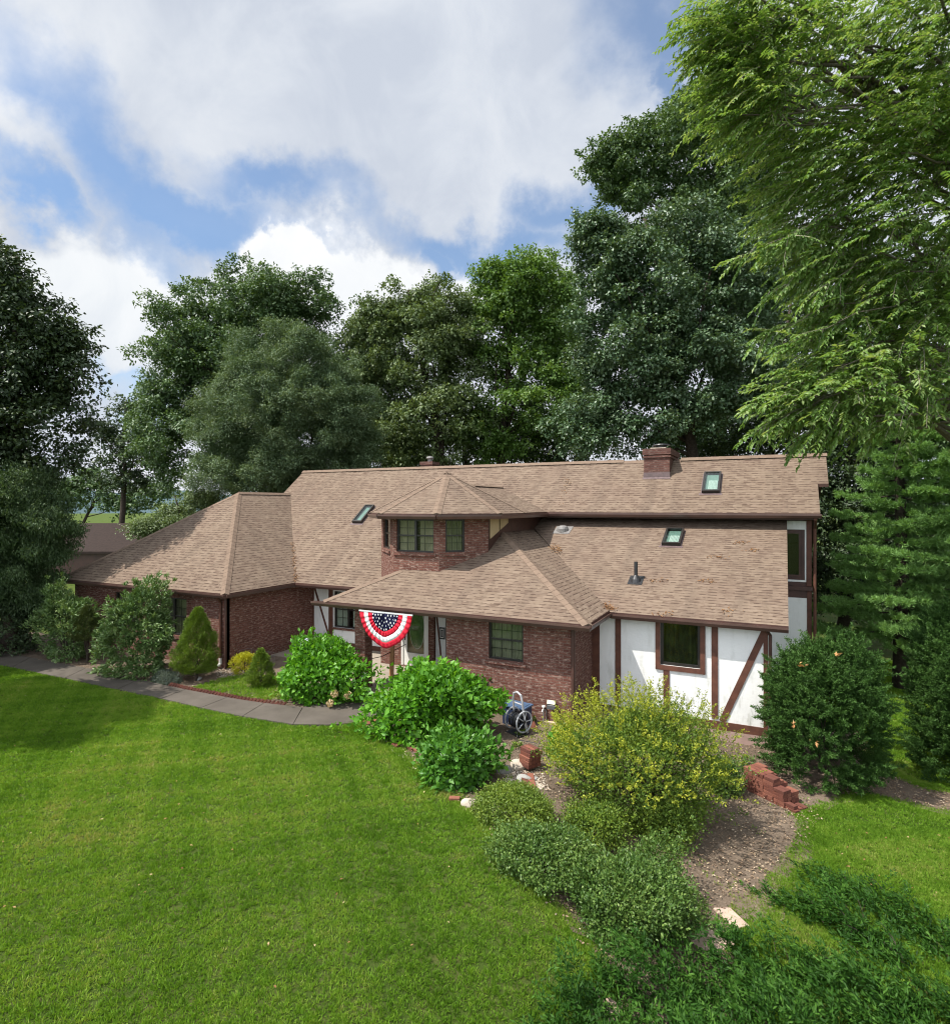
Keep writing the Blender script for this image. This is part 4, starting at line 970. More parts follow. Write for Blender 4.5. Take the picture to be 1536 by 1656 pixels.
    tw.build('twigs', simple('pale_twig', (.36, .32, .26), (.25, .22, .18), .9, 12, .1), root); mb.build('trunk', BARKL, root, smooth=True)
elm()

# ---- white pine with layered boughs at the right corner of the house
def pine(name, label, px, Z, z_lo, z_hi, spread, seed, n_b=70, bz=None):
    r = rng_(seed); b = PZ(px, 900, Z); zb = gz(b[0], b[1]); o = np.array([b[0], b[1], zb]); root = tag(empty(name, tuple(o)), label, 'tree')
    mb = MB(); mb.tube([(0, 0, 0), (.05, .03, 4), (-.04, 0, 8), (0, 0, z_hi - zb)], [.24, .19, .12, .02], 9)
    Ps, As, Ts = [], [], []
    for i in range(n_b):
        f = (i + r.uniform(0, 1)) / n_b; z = z_lo + (z_hi - z_lo) * f; az = i * 2.4 + r.uniform(-.4, .4)
        Lb = spread * (1.0 - .72 * f) * r.uniform(.7, 1.1); d = np.array([math.cos(az), math.sin(az), 0])
        e_ = d * Lb + np.array([0, 0, z - zb - .04 * Lb + .10 * Lb * f]); s_ = np.array([0, 0, z - zb + .0])
        mb.tube([s_, s_ * .5 + e_ * .5 + np.array([0, 0, -.06 * Lb]), e_], [.035, .022, .007], 5)
        sd = np.array([-d[1], d[0], 0]); m = int(38 * Lb)
        t = r.uniform(.22, 1.02, m); w = (r.uniform(-1, 1, m)) * (.16 * Lb + .20 * Lb * np.sin(np.clip(t, 0, 1) * math.pi))
        base = s_[None] * (1 - t[:, None]) + e_[None] * t[:, None] + sd[None] * w[:, None] + np.array([0, 0, 1.0]) * (-.06 * Lb * np.sin(t * math.pi) + .05 * np.abs(w) + r.normal(0, .05, m))[:, None]
        k = 26; ti = np.repeat(np.arange(m), k)
        ax = d[None] * .55 + sd[None] * np.sign(w)[ti][:, None] * .4 + r.normal(0, .5, (m * k, 3)) + np.array([0, 0, .55])
        Ps.append(base[ti] + r.normal(0, .03, (m * k, 3))); As.append(ax); Ts.append(np.clip(np.repeat(r.uniform(0, .6), m * k) + np.repeat(r.uniform(-.1, .25, m), k) + r.uniform(0, .25, m * k), 0, 1))
    P, A, t = np.concatenate(Ps), np.concatenate(As), np.concatenate(Ts); n = len(P)
    V, T = leaf_arrays(P, A, rdir(r, n), r.uniform(.10, .17, n), .024, .05, .15)
    mesh_np('crown', V, T, PINE, root, np.repeat(t, 2)); mb.build('trunk', BARK, root, smooth=True)
pine('pine_tree', "soft needled pine with layered boughs at the right corner of the house", 1455, 20.0, .8, 9.6, 2.9, 51, 78)
pine('pine_tree', "taller pine at the right edge standing behind the hemlock hedge", 1585, 19.0, 1.0, 12.5, 3.3, 52, 80)

# ---------------------------------------------------------------- shrubs
def skirt(d, rad, S3, h, low):     # dome above, nearly straight sides down to the ground below
    tip = d * rad[:, None] * S3; neg = d[:, 2] < 0
    hxy = d[:, :2] / np.maximum(np.linalg.norm(d[:, :2], axis=1, keepdims=True), 1e-6)
    k = np.linalg.norm(d[:, :2], axis=1) ** .25 * (1 + .28 * np.minimum(d[:, 2], 0))
    tip[neg, :2] = (hxy * (rad * k)[:, None] * S3[:2])[neg]
    tip[:, 2] = np.where(neg, h * low * (1 + 1.6 * d[:, 2]), tip[:, 2] + h * low)
    tip[:, 2] = np.maximum(tip[:, 2], .03); return tip
def shrub(name, label, cat, c, rx, ry, h, m, seed, leaf=(.1, .06), tips=500, per=10, spread=.06, lumps=(22, .22, 9), out_w=.7, up=.35, droop=.1, shell=.55, low=.42, nstem=9, group=None, z0=None, tint_lo=0.0, fold=.15, rmin=0.0, up_n=.5, stem_mat=None, jitter=.06):
    r = rng_(seed); zb = (gz(*c) if z0 is None else z0); root = tag(empty(name, (c[0], c[1], zb)), label, cat, group)
    q = rdir(r, lumps[0]); amp = r.uniform(.2, 1, lumps[0]) * lumps[1]
    d = rdir(r, tips); d[:, 2] = np.where(d[:, 2] < -.62, -d[:, 2], d[:, 2]); d = unit(d)
    g0 = lambda dd: (1 - lumps[1] * .5) + (amp[None] * np.exp(lumps[2] * (dd @ q.T - 1))).sum(1)
    gm = np.percentile(g0(rdir(r, 1500)), 82); g = lambda dd: g0(dd) / gm
    rad = g(d) * r.uniform(shell, 1, tips) ** .5 * (1 + r.normal(0, jitter, tips)) * np.where((r.uniform(0, 1, tips) < .07) & (d[:, 2] > .1), r.uniform(1.04, 1.24, tips), 1)
    S3 = np.array([rx, ry, h * (1 - low)])
    dd = d.copy(); dn = dd[:, 2] < 0; sc = np.where(dn, low / (1 - low), 1.0)
    tip = skirt(dd, rad, S3, h, low)
    ti = np.repeat(np.arange(tips), per); n = len(ti)
    P = tip[ti] + r.normal(0, spread, (n, 3))
    P[:, 2] = np.maximum(P[:, 2], .02)
    A = d[ti] * out_w + r.normal(0, .55, (n, 3)) + np.array([0, 0, up])
    Nn = np.array([0, 0, up_n]) + d[ti] * .8 + r.normal(0, .35, (n, 3))
    V, T = leaf_arrays(P, A, Nn, leaf[0] * r.uniform(.65, 1.2, n), leaf[1] * r.uniform(.7, 1.15, n), fold, droop)
    patch = .5 + .5 * np.sin(d[:, 0] * 4.3 + seed) * np.sin(d[:, 1] * 3.7 + seed * 2) + .3 * (rad / np.median(rad) - 1)
    t = np.clip(tint_lo + (.22 * patch + .26 * r.uniform(0, 1, tips))[ti] + .52 * r.uniform(0, 1, n) * (1 - tint_lo), 0, 1)
    mesh_np('foliage', V, T, m, root, np.repeat(t, 2))
    mb = MB(); rr = random.Random(seed)
    for j in range(nstem):
        e_ = Vector(tip[rr.randrange(tips)]); s_ = Vector((rr.uniform(-.12, .12) * rx, rr.uniform(-.12, .12) * ry, 0))
        limb(mb, s_, e_ * .93, .018, .005, seed * 3 + j, .06, 5, 5)
    mb.build('stem', stem_mat or BARK, root)
    return root, r, d, g, S3

def sized(px0, px1, pytop, pybase, base_px=None, frac=.5):
    """ground centre, half width and height of a shrub from its outline in the photo"""
    cx = (px0 + px1) / 2; x, y = G(cx, pybase); Yc = -ST * x + CT * y
    w = (px1 - px0) / 2 * Yc / F; back = w * frac; Yc2 = Yc + back; X = (cx - CX) / F * Yc2; x, y = H(X, Yc2); w = (px1 - px0) / 2 * Yc2 / F
    h = CAMH + (HY - pytop) / F * Yc2 - gz(x, y)
    return (x, y), w, h

c, w, h = sized(598, 812, 1078, 1218, frac=.75)
shrub('hydrangea_bush', "largest bright green hydrangea bush in front of the entry door", 'bush', c, w * 1.0, w * .64, h * .97, HYD, 101, (.155, .105), 1500, 8, .08, (34, .62, 13), low=.42, shell=.35, jitter=.09, group='hydrangea bushes')
c, w, h = sized(682, 808, 1182, 1290, frac=.8)
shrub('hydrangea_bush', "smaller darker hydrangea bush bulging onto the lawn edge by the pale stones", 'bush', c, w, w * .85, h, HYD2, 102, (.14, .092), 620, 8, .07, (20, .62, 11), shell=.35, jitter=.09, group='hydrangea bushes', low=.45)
c, w, h = sized(430, 596, 1038, 1146, frac=.75)
hy3, *_ = shrub('hydrangea_bush', "round hydrangea bush with cream blooms between the path and the brick pillar", 'bush', c, w * 1.08, w * .84, h, HYD, 103, (.15, .10), 1050, 8, .08, (28, .62, 12), low=.44, shell=.35, jitter=.09, group='hydrangea bushes')
r = rng_(104)
for (px, py) in ((541, 1122), (534, 1137), (563, 1124), (487, 1042), (536, 1083), (589, 1092), (497, 1038)):
    z_ = .35 if py > 1100 else 1.35; Yq = -ST * c[0] + CT * c[1] - (w * .8 if py > 1100 else w * .0); p = np.array(PZ(px, py, Yq)); n = 90; d = rdir(r, n)
    V, T = leaf_arrays(p + d * .075, d * .2 + rdir(r, n), d, .05, .05, .1, 0)
    mesh_np('bloom', V - np.array(hy3.location), T, FLOWER, hy3, np.clip(np.full(2 * n, .05 if py > 1100 else .95) + r.normal(0, .08, 2 * n), 0, 1))

c, w, h = sized(150, 302, 958, 1106, frac=.6)
shrub('rhododendron_bush', "big rhododendron with glossy whorled leaves against the garage wall", 'bush', c, w * 1.12, w * .85, h * 1.0, RHODO, 105, (.14, .048), 1000, 17, .035, (40, .6, 14), out_w=1.0, up=.25, low=.42, group='rhododendron bushes', droop=.15)
c, w, h = sized(55, 165, 948, 1072, frac=.6)
shrub('rhododendron_bush', "shadowed rhododendron at the left end of the garage wall", 'bush', c, w, w * .8, h, RHODO, 106, (.13, .045), 800, 14, .04, (32, .6, 12), out_w=1.0, up=.25, low=.45, group='rhododendron bushes')
c, w, h = sized(-60, 75, 960, 1064, frac=.6)
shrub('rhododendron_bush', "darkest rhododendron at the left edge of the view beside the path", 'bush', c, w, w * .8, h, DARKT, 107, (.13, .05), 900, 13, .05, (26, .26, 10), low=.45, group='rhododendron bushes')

def spruce(label, c, h, rad, seed, bare=.12, m=SPRUCE, tips=4200, top=(.0, .0)):
    r = rng_(seed); zb = gz(*c); root = tag(empty('dwarf_spruce', (c[0], c[1], zb)), label, 'shrub', 'dwarf spruces')
    f = r.uniform(0, 1, tips) ** 1.15; az = r.uniform(0, math.tau, tips)
    lump = 1 + .16 * np.sin(az * 3 + f * 9) + .13 * np.sin(az * 5 - f * 17 + 1) + .12 * np.sin(f * 24 + az * 2)
    R_ = rad * np.interp(f, [0, .1, .25, .5, .75, .92, 1], [.55, .95, 1.0, .78, .5, .26, .08]) * lump * r.uniform(.72, 1, tips)
    z = h * (bare + (1 - bare) * f); d = np.stack([np.cos(az), np.sin(az), np.full(tips, .45)], 1)
    tip = np.stack([np.cos(az) * R_ + top[0] * f ** 2, np.sin(az) * R_ + top[1] * f ** 2, z], 1); per = 16; ti = np.repeat(np.arange(tips), per); n = len(ti)
    P = tip[ti] + r.normal(0, .022, (n, 3)); A = d[ti] * .9 + r.normal(0, .55, (n, 3)) + np.array([0, 0, .2])
    V, T = leaf_arrays(P, A, rdir(r, n), r.uniform(.03, .055, n), .012, .1, 0); t = np.clip(.45 * r.uniform(0, 1, tips)[ti] + .5 * r.uniform(0, 1, n), 0, 1)
    mesh_np('foliage', V, T, m, root, np.repeat(t, 2)); mb = MB(); mb.tube([(0, 0, 0), (.02, 0, h * .3), (0, 0, h * .8)], [.045, .04, .012], 7)
    for j in range(8): limb(mb, (0, 0, h * (.06 + .03 * j)), Vector(tip[j * 50]) * .9, .014, .005, seed + j, .0, 4, 4)
    mb.build('trunk', BARK, root)
x, y = G(318, 1101); spruce("tall conical dwarf spruce leaning beside the brown downspout", (x, y), 2.25, .62, 111, .13, top=(.08, 0))
x, y = G(422, 1111); spruce("short conical dwarf spruce next to the yellow shrub", (x, y), 1.12, .37, 112, .08, tips=1300)
x, y = G(142, 1072); spruce("thin shaded dwarf spruce on a bare trunk between the rhododendrons", (x, y), 1.95, .5, 113, .42, m=leaf_mat('brown_spruce_needle', [(.03, .045, .01), (.05, .075, .014), (.10, .12, .02)], .6, .15), tips=1500)
c, w, h = sized(374, 416, 1054, 1092, frac=.6)
shrub('spirea_shrub', "small bright yellow spirea by the garage side wall", 'shrub', c, w, w, h, GOLDP, 114, (.07, .025), 260, 12, .035, (14, .4, 8), out_w=1, up=.6)
c, w, h = sized(235, 305, 1087, 1108, frac=.4)
shrub('blue_green_groundcover', "low blue green ground cover between the rhododendron and the tall spruce", 'ground cover', c, w, w * .5, max(h, .25), BLUEG, 115, (.05, .016), 420, 14, .05, (14, .3, 6), low=.2)
c, w, h = sized(215, 345, 798, 862, frac=.1)
# olive shrub beyond the garage roof
tree('olive_shrub_tree', "low olive green spreading tree just beyond the garage roof slope", 'tree', 33, [(290, 836, 60, 26), (330, 812, 44, 18), (240, 855, 40, 16)], OAK2, 116, leaf=(.13, .07), lai=3.5, trunk_px=300, trunk_r=.12, flat=.6)

c, w, h = sized(884, 1192, 1125, 1352, frac=.5)
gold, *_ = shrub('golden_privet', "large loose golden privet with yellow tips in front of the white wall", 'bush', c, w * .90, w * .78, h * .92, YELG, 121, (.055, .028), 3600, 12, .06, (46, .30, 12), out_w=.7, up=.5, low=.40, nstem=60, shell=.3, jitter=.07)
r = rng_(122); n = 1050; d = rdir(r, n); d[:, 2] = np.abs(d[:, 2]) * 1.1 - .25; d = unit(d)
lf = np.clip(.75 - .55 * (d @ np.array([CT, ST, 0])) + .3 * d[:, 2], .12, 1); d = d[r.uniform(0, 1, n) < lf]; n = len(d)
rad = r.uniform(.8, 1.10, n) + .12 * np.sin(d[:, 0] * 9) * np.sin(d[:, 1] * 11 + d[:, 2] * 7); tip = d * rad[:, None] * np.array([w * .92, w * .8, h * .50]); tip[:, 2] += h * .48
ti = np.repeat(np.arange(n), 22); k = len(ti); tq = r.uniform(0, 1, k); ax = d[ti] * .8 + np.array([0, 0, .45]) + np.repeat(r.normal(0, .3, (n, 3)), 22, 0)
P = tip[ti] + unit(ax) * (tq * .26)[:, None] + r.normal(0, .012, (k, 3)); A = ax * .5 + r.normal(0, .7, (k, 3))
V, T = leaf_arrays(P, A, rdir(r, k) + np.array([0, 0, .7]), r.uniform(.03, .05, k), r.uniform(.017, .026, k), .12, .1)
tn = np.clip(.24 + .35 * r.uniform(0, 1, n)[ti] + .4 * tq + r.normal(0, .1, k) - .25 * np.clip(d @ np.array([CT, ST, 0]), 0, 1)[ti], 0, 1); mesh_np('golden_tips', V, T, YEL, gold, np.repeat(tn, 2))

# low mounds below it
c, w, h = sized(884, 1132, 1330, 1526, frac=.5)
shrub('cotoneaster_mound', "widest low mound of small dull green leaves in the lower middle", 'shrub', c, w * .95, w * .95, .75, BOX2, 123, (.048, .028), 4600, 9, .045, (60, .5, 16), low=.25, nstem=12, group='low mounded shrubs', shell=.5)
c, w, h = sized(795, 962, 1315, 1440, frac=.55)
shrub('cotoneaster_mound', "middle low mound with a dark hollow on its lawn side", 'shrub', c, w, w * .9, .75, BOX2, 124, (.046, .028), 2600, 9, .04, (40, .5, 14), low=.3, nstem=10, group='low mounded shrubs', shell=.5)
c, w, h = sized(764, 900, 1282, 1342, frac=.55)
shrub('boxwood_mound', "flat topped light green boxwood mound touching the pale gravel", 'shrub', c, w, w * .85, .52, BOX, 125, (.038, .022), 2400, 10, .035, (26, .15, 9), low=.3, nstem=8, group='low mounded shrubs', shell=.6)
c, w, h = sized(1010, 1130, 1290, 1370, frac=.4)
shrub('privet_seedling', "dark low suckers under the right side of the golden privet", 'shrub', c, w, w * .8, .6, YELG, 126, (.05, .024), 700, 10, .06, (26, .3, 9), shell=.3, nstem=8)
c, w, h = sized(900, 1020, 1270, 1372, frac=.4)
shrub('privet_seedling', "low green suckers under the left side of the golden privet", 'shrub', c, w, w * .8, .6, YELG, 136, (.05, .026), 800, 10, .06, (26, .4, 9), shell=.3, nstem=8)
c, w, h = sized(1140, 1200, 1225, 1290, frac=.4)
shrub('dark_leaf_shrub', "small dark green shrub at the right skirt of the golden privet", 'shrub', c, w, w * .8, h, BOX2, 127, (.06, .028), 420, 10, .06, (20, .3, 9), shell=.3)
c, w, h = sized(885, 935, 1178, 1228, frac=.5)
shrub('leafy_perennial', "small fresh green leafy plant behind the left brick stack", 'plant', c, w, w, h, HYD, 128, (.11, .06), 130, 8, .05, (10, .3, 6))
c, w, h = sized(1196, 1222, 1218, 1252, frac=.5)
shrub('seedling_plant', "tiny dark seedling beside the pink foundation", 'plant', c, w, w, .32, BOX2, 129, (.07, .03), 40, 8, .04, (6, .3, 6))
for i, (px, py) in enumerate(((836, 1210), (858, 1168), (846, 1188))):
    x, y = G(px, py); lb = ["tiny weed on bare soil left of the left brick stack", "little weed beside the blue tote under the brick wall", "sparse weed between the hose reel and the left brick stack"][i]
    shrub('weed', lb, 'plant', (x, y), .14, .14, .12, BOX, 130 + i, (.06, .03), 26, 6, .03, (6, .3, 6), nstem=2)
# hydrangea sprigs reaching up at the wing corner
c, w, h = sized(722, 812, 1090, 1150, frac=.2)
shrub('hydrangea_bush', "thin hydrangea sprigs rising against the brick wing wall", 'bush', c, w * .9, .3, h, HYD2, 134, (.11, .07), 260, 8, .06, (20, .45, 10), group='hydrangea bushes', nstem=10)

def needle_bush(name, label, cat, c, rx, ry, h, m, seed, tips=3800, per=16, L=.055, Wd=.013, spike=.22, low=.45, group=None, lumps=(40, .28, 12), twig=.2):
    root, r, d, g, S3 = shrub(name, label, cat, c, rx, ry, h, m, seed, (.06, .015), 10, 2, .05, lumps, low=low, nstem=5, group=group)
    # plumes: a leading shoot with shorter side shoots that shrink towards its tip
    m_ = 16; pl = tips // m_; tips = pl * m_
    d = rdir(r, pl); d[:, 2] = np.where(d[:, 2] < -.62, -d[:, 2], d[:, 2]); d = unit(d); rad = g(d) * r.uniform(.45, 1, pl) ** .4
    root_p = skirt(d, rad * .90, S3, h, low)
    pax = unit(d * np.array([.9, .9, .4]) + np.array([0, 0, .62]) + r.normal(0, .22, (pl, 3))); plen = twig * 2.0 * r.uniform(.6, 1.25, pl) * (1 + spike * (r.uniform(0, 1, pl) > .8) * np.clip(d[:, 2] + .3, 0, 1))
    pi_ = np.repeat(np.arange(pl), m_); tt_ = np.tile(np.linspace(.05, 1, m_), pl); sd_ = unit(np.cross(pax, rdir(r, pl)))[pi_] * np.where(np.arange(tips) % 2, 1, -1)[:, None] + r.normal(0, .35, (tips, 3))
    tip = root_p[pi_] + pax[pi_] * (tt_ * plen[pi_])[:, None] + np.array([0, 0, -.10]) * (plen[pi_] * tt_ ** 2)[:, None]
    ax = unit(pax[pi_] * .8 + sd_ * (1.05 - tt_)[:, None]); tl = plen[pi_] * (.50 - .34 * tt_); ptint = r.uniform(0, 1, pl)[pi_]
    ti = np.repeat(np.arange(tips), per); n = len(ti); tq = r.uniform(0, 1, n)
    P = tip[ti] + ax[ti] * (tq * tl[ti])[:, None]; P[:, 2] = np.maximum(P[:, 2], .03)
    A = ax[ti] * .7 + r.normal(0, .6, (n, 3)); V, T = leaf_arrays(P, A, rdir(r, n), r.uniform(.7, 1.2, n) * L, Wd, .08, .05)
    t = np.clip(.30 * ptint[ti] + .30 * tt_[ti] * tq + .15 * tq + .25 * r.uniform(0, 1, n), 0, 1); f = [q for q in root.children if q.name.startswith('foliage')][0]
    me = f.data; bpy.data.objects.remove(f); mesh_np('foliage', V, T, m, root, np.repeat(t, 2)); return root
c, w, h = sized(1228, 1436, 1010, 1288, frac=.75)
yew = needle_bush('yew_bush', "large dark yew bush with feathery upright tips at the wing corner", 'bush', c, w * .88, w * .85, h * .88, YEW, 141, 19000, 14, .06, .017, .5, .50, None, (44, .40, 9), .22)
r = rng_(143); Vs, Ts, off = [], [], 0
for (px, py) in ((1281, 1169), (1318, 1199), (1354, 1058), (1296, 1075)):
    p = np.array(PZ(px, py, -ST * c[0] + CT * c[1] - w * .86)); n = 5; V, T = leaf_arrays(p + r.normal(0, .03, (n, 3)), rdir(r, n), rdir(r, n), .09, .05, .2, .2); Vs.append(V); Ts.append(T + off); off += len(V)
mesh_np('dead_leaves', np.concatenate(Vs) - np.array(yew.location), np.concatenate(Ts), ORANGE, yew, r.uniform(0, 1, off // 2))
bc = PZ(1565, 1200, 13.4)
needle_bush('hemlock_hedge', "tall dense hemlock hedge at the right edge beyond the yew", 'hedge', (bc[0], bc[1]), 1.22, 1.4, 4.1, YEW, 142, 20000, 13, .06, .017, .1, .4, lumps=(60, .22, 14))
bc = PZ(1640, 1200, 12.6)
needle_bush('hemlock_hedge', "hemlock hedge end cut by the right edge of the view", 'hedge', (bc[0], bc[1]), 1.1, 1.2, 4.3, YEW, 144, 11000, 13, .06, .017, .1, .4, lumps=(60, .22, 14))

# juniper patches in the lower right corner
def juniper(label, pts, seed, n_s, h=.26, length=.38):
    poly = [G(*p) for p in pts]; r = rng_(seed); xs_ = [p[0] for p in poly]; ys_ = [p[1] for p in poly]
    c = (sum(xs_) / len(xs_), sum(ys_) / len(ys_)); zb = gz(*c); root = tag(empty('juniper_patch', (c[0], c[1], zb)), label, 'ground cover', 'creeping juniper patches')
    x = r.uniform(min(xs_), max(xs_), n_s); y = r.uniform(min(ys_), max(ys_), n_s)
    q = inpoly(x + r.normal(0, .06, n_s), y + r.normal(0, .06, n_s), poly); x, y = x[q], y[q]; n = len(x); z = gz_np(x, y) + h * r.uniform(.1, 1, n) * (.7 + .75 * np.sin(x * 4.1 + 1) * np.sin(y * 3.7)).clip(.08, 2)
    a0 = math.atan2(*(lambda v: (v[1], v[0]))(np.array(G(1480, 1560)) - np.array(G(1300, 1440)))) 
    ang = a0 + math.pi + r.normal(0, .75, n); ax = unit(np.stack([np.cos(ang), np.sin(ang), r.uniform(.1, .75, n)], 1)); tl = length * r.uniform(.35, 1, n)
    per = 26; ti = np.repeat(np.arange(n), per); m = len(ti); tq = r.uniform(0, 1, m); side = unit(np.cross(ax, np.array([0, 0, 1.0])))
    P = np.stack([x, y, z], 1)[ti] + ax[ti] * (tq * tl[ti])[:, None] + side[ti] * ((r.uniform(-1, 1, m)) * (1 - tq) * .10)[:, None] + r.normal(0, .012, (m, 3))
    A = ax[ti] * .8 + side[ti] * r.uniform(-1, 1, m)[:, None] * .8 + r.normal(0, .3, (m, 3)); V, T = leaf_arrays(P, A, rdir(r, m) + np.array([0, 0, .8]), r.uniform(.045, .085, m), .022, .1, .1)
    t = np.clip(.45 * r.uniform(0, 1, n)[ti] + .25 * tq + .3 * r.uniform(0, 1, m), 0, 1); mesh_np('foliage', V - np.array([c[0], c[1], zb]), T, JUNI, root, np.repeat(t, 2))
    mb = MB(); rr = random.Random(seed)
    for j in range(30):
        i = rr.randrange(n); p = Vector((x[i] - c[0], y[i] - c[1], z[i] - zb)); mb.tube([p + Vector((0, 0, -.12)), p + Vector(ax[i]) * tl[i] * .5, p + Vector(ax[i]) * tl[i]], [.007, .005, .002], 4)
    mb.build('stem', BARK, root)
juniper("upper tongue of creeping juniper running along the right lawn", [(1300, 1426), (1340, 1422), (1430, 1465), (1560, 1530), (1700, 1590), (1700, 1640), (1560, 1580), (1440, 1520), (1350, 1462)], 151, 620)
juniper("middle tongue of creeping juniper beside the pink flagstones", [(1228, 1452), (1270, 1452), (1350, 1484), (1440, 1535), (1500, 1575), (1470, 1590), (1390, 1545), (1300, 1492)], 152, 380, .24)
juniper("broad dark creeping juniper filling the lower right corner", [(900, 1650), (985, 1600), (1060, 1584), (1150, 1576), (1215, 1545), (1270, 1560), (1370, 1592), (1480, 1625), (1600, 1650), (1700, 1690), (1700, 1800), (840, 1800), (860, 1690)], 153, 3600, .42)
# right lawn weeds: sprigs of ground cover round the base of the mounds
# ---------------------------------------------------------------- small things
def stone(name, label, cat, px, py, size, m, seed, group=None, lift=0.0, flat=.7):
    r = random.Random(seed); bm = bmesh.new(); bmesh.ops.create_icosphere(bm, subdivisions=3, radius=1)
    ks = [(Vector((r.gauss(0, 1), r.gauss(0, 1), r.gauss(0, 1))).normalized(), r.uniform(.55, .95)) for _ in range(9)]
    sx, sy, sz = size * r.uniform(.8, 1.2), size * r.uniform(.7, 1.1), size * flat * r.uniform(.8, 1.1)
    for v in bm.verts:
        for d, lim in ks:
            e_ = v.co.dot(d) - lim
            if e_ > 0: v.co -= d * e_ * .85
        v.co = Vector((v.co.x * sx, v.co.y * sy, v.co.z * sz))
    me = bpy.data.meshes.new(name); bm.to_mesh(me); bm.free(); me.materials.append(m)
    x, y = G(px, py); o = bpy.data.objects.new(name, me); COL.objects.link(o); o.location = (x, y, gz(x, y) + sz * .55 + lift); o.rotation_euler = (0, 0, r.uniform(0, 6)); tag(o, label, cat, group); return o
RG = 'stones at the end of the planting bed'
for i, (px, py, s_, mm, lb) in enumerate([
    (838, 1243, .23, STONE, "largest pale flat stone beside the left brick stack"), (815, 1250, .19, STONEG, "dark grey stone under the small hydrangea's right edge"),
    (848, 1263, .15, STONEG, "rounded light grey stone below the left brick stack"), (824, 1266, .10, STONE, "small cream stone between the two larger stones"),
    (838, 1278, .07, STONE, "little pale stone lowest of the stone heap"), (865, 1262, .08, STONEG, "small grey stone at the foot of the left brick stack"),
    (757, 1304, .14, STONE, "tan stone on the lawn edge beside the boxwood mound"), (388, 1083, .2, simple('tan_stone', (.36, .24, .12), (.28, .18, .09), .9, 8, .1), "tan boulder at the foot of the garage downspout"),
    (322, 1100, .12, STONEG, "small stone beneath the tall dwarf spruce"), (385, 1107, .16, FLAG, "flat pinkish stone set in the little grass patch")]):
    stone('stone', lb, 'stone', px, py, s_, mm, 300 + i, RG if i < 7 else None, 0 if i < 9 else -.1, .62 if i < 9 else .3)
def flagstone(label, pts, m=FLAG):
    P = [Vector((*G(*p), 0)) for p in pts]; mb = MB(); mb.prism([p + UP * (gz(p.x, p.y) + .045) for p in P], (0, 0, -.1)); o = mb.build('flagstone', m, None, bevel=.012); tag(o, label, 'flagstone', 'pink flagstones by the juniper')
flagstone("largest pink flagstone at the tip of the dark juniper", [(1108, 1518), (1138, 1505), (1170, 1514), (1190, 1531), (1160, 1545), (1128, 1538)])
flagstone("narrow pink flagstone right of the largest one", [(1152, 1472), (1180, 1472), (1212, 1502), (1188, 1506)])
flagstone("pale flagstone half buried in the lower juniper edge", [(948, 1632), (985, 1618), (1015, 1640), (1000, 1658), (965, 1656)])
flagstone("small bright flagstone showing through the juniper at right", [(1422, 1527), (1446, 1526), (1452, 1536), (1430, 1538)])
flagstone("brown flagstone between the cotoneaster mound and the juniper", [(1076, 1520), (1098, 1526), (1102, 1545), (1082, 1548)], simple('brown_flagstone', (.27, .19, .13), (.2, .14, .1), .9, 5))

# loose bricks: every brick is a thing
bm_ = MB(); bm_.box(-.5, .5, -.5, .5, -.5, .5)
def brick(name, label, group, loc, rot, dim, m=PAVER):
    mb = MB(); mb.box(-dim[0] / 2, dim[0] / 2, -dim[1] / 2, dim[1] / 2, -dim[2] / 2, dim[2] / 2); o = mb.build(name, m, None, bevel=.006); o.location = loc; o.rotation_euler = rot; tag(o, label, 'brick', group); return o
PAV2 = simple('dark_red_paver', (.145, .055, .040), (.10, .04, .03), .85, 9, .2, bmp=.006)
PAV3 = simple('orange_paver', (.24, .095, .062), (.17, .068, .048), .85, 9, .2, bmp=.006)
def stack(px, py, ang, layers, dim, label, group, seed):
    x, y = G(px, py); r = random.Random(seed); zb = gz(x, y); ca, sa = math.cos(ang), math.sin(ang)
    for l_, cells in enumerate(layers):
        for (u, v) in cells:
            lx, ly = u * (dim[0] + .006) + r.uniform(-.012, .012), v * (dim[1] + .006) + r.uniform(-.006, .006)
            brick('brick', label, group, (x + lx * ca - ly * sa, y + lx * sa + ly * ca, zb + .01 + dim[2] * (l_ + .5) + l_ * .002), (0, 0, ang + r.uniform(-.04, .04)), dim, [PAVER, PAV2, PAV3][r.randrange(3)])
full = [(u, v) for u in range(3) for v in range(3)]
ang = math.radians(-38)
full = [(u, v) for u in range(4) for v in range(4)]
stack(1212, 1280, ang, [full + [(4, .3), (3.9, 1.4), (4, 2.6)], full + [(3.8, .4)], full, full, full[:14], [(u, v) for u in (0, 1, 2) for v in range(4)][:11], [(u, v) for u in (0, 1) for v in range(4)][:7] + [(2, 0), (2, 1)]], (.225, .108, .066), "red paver brick in the stepped stack beside the yew bush", 'bricks stacked beside the yew', 401)
stack(848, 1262, math.radians(-64), [[(0, 0), (0, 1), (1, 0), (1, 1)]] , (.26, .12, .075), "red brick in the lowest course of the narrow stack beside the pale stones", 'bricks stacked beside the pale stones', 402)
x, y = G(853, 1247)
for l_ in range(5):
    for k in range(4):
        a = math.radians(62); u = k * .085 - .06 + (.03 if l_ > 2 else 0); 
        if l_ == 4 and k > 2: continue
        brick('brick', "red brick laid on edge in the narrow stack beside the pale stones", 'bricks stacked beside the pale stones', (x + u * math.cos(a), y + u * math.sin(a), gz(x, y) + .19 + l_ * .075 - .05), (RND.uniform(-.05, .05), 0, a + math.pi / 2 + RND.uniform(-.05, .05)), (.30, .08, .072), [PAVER, PAV3, PAV2][RND.randrange(3)])
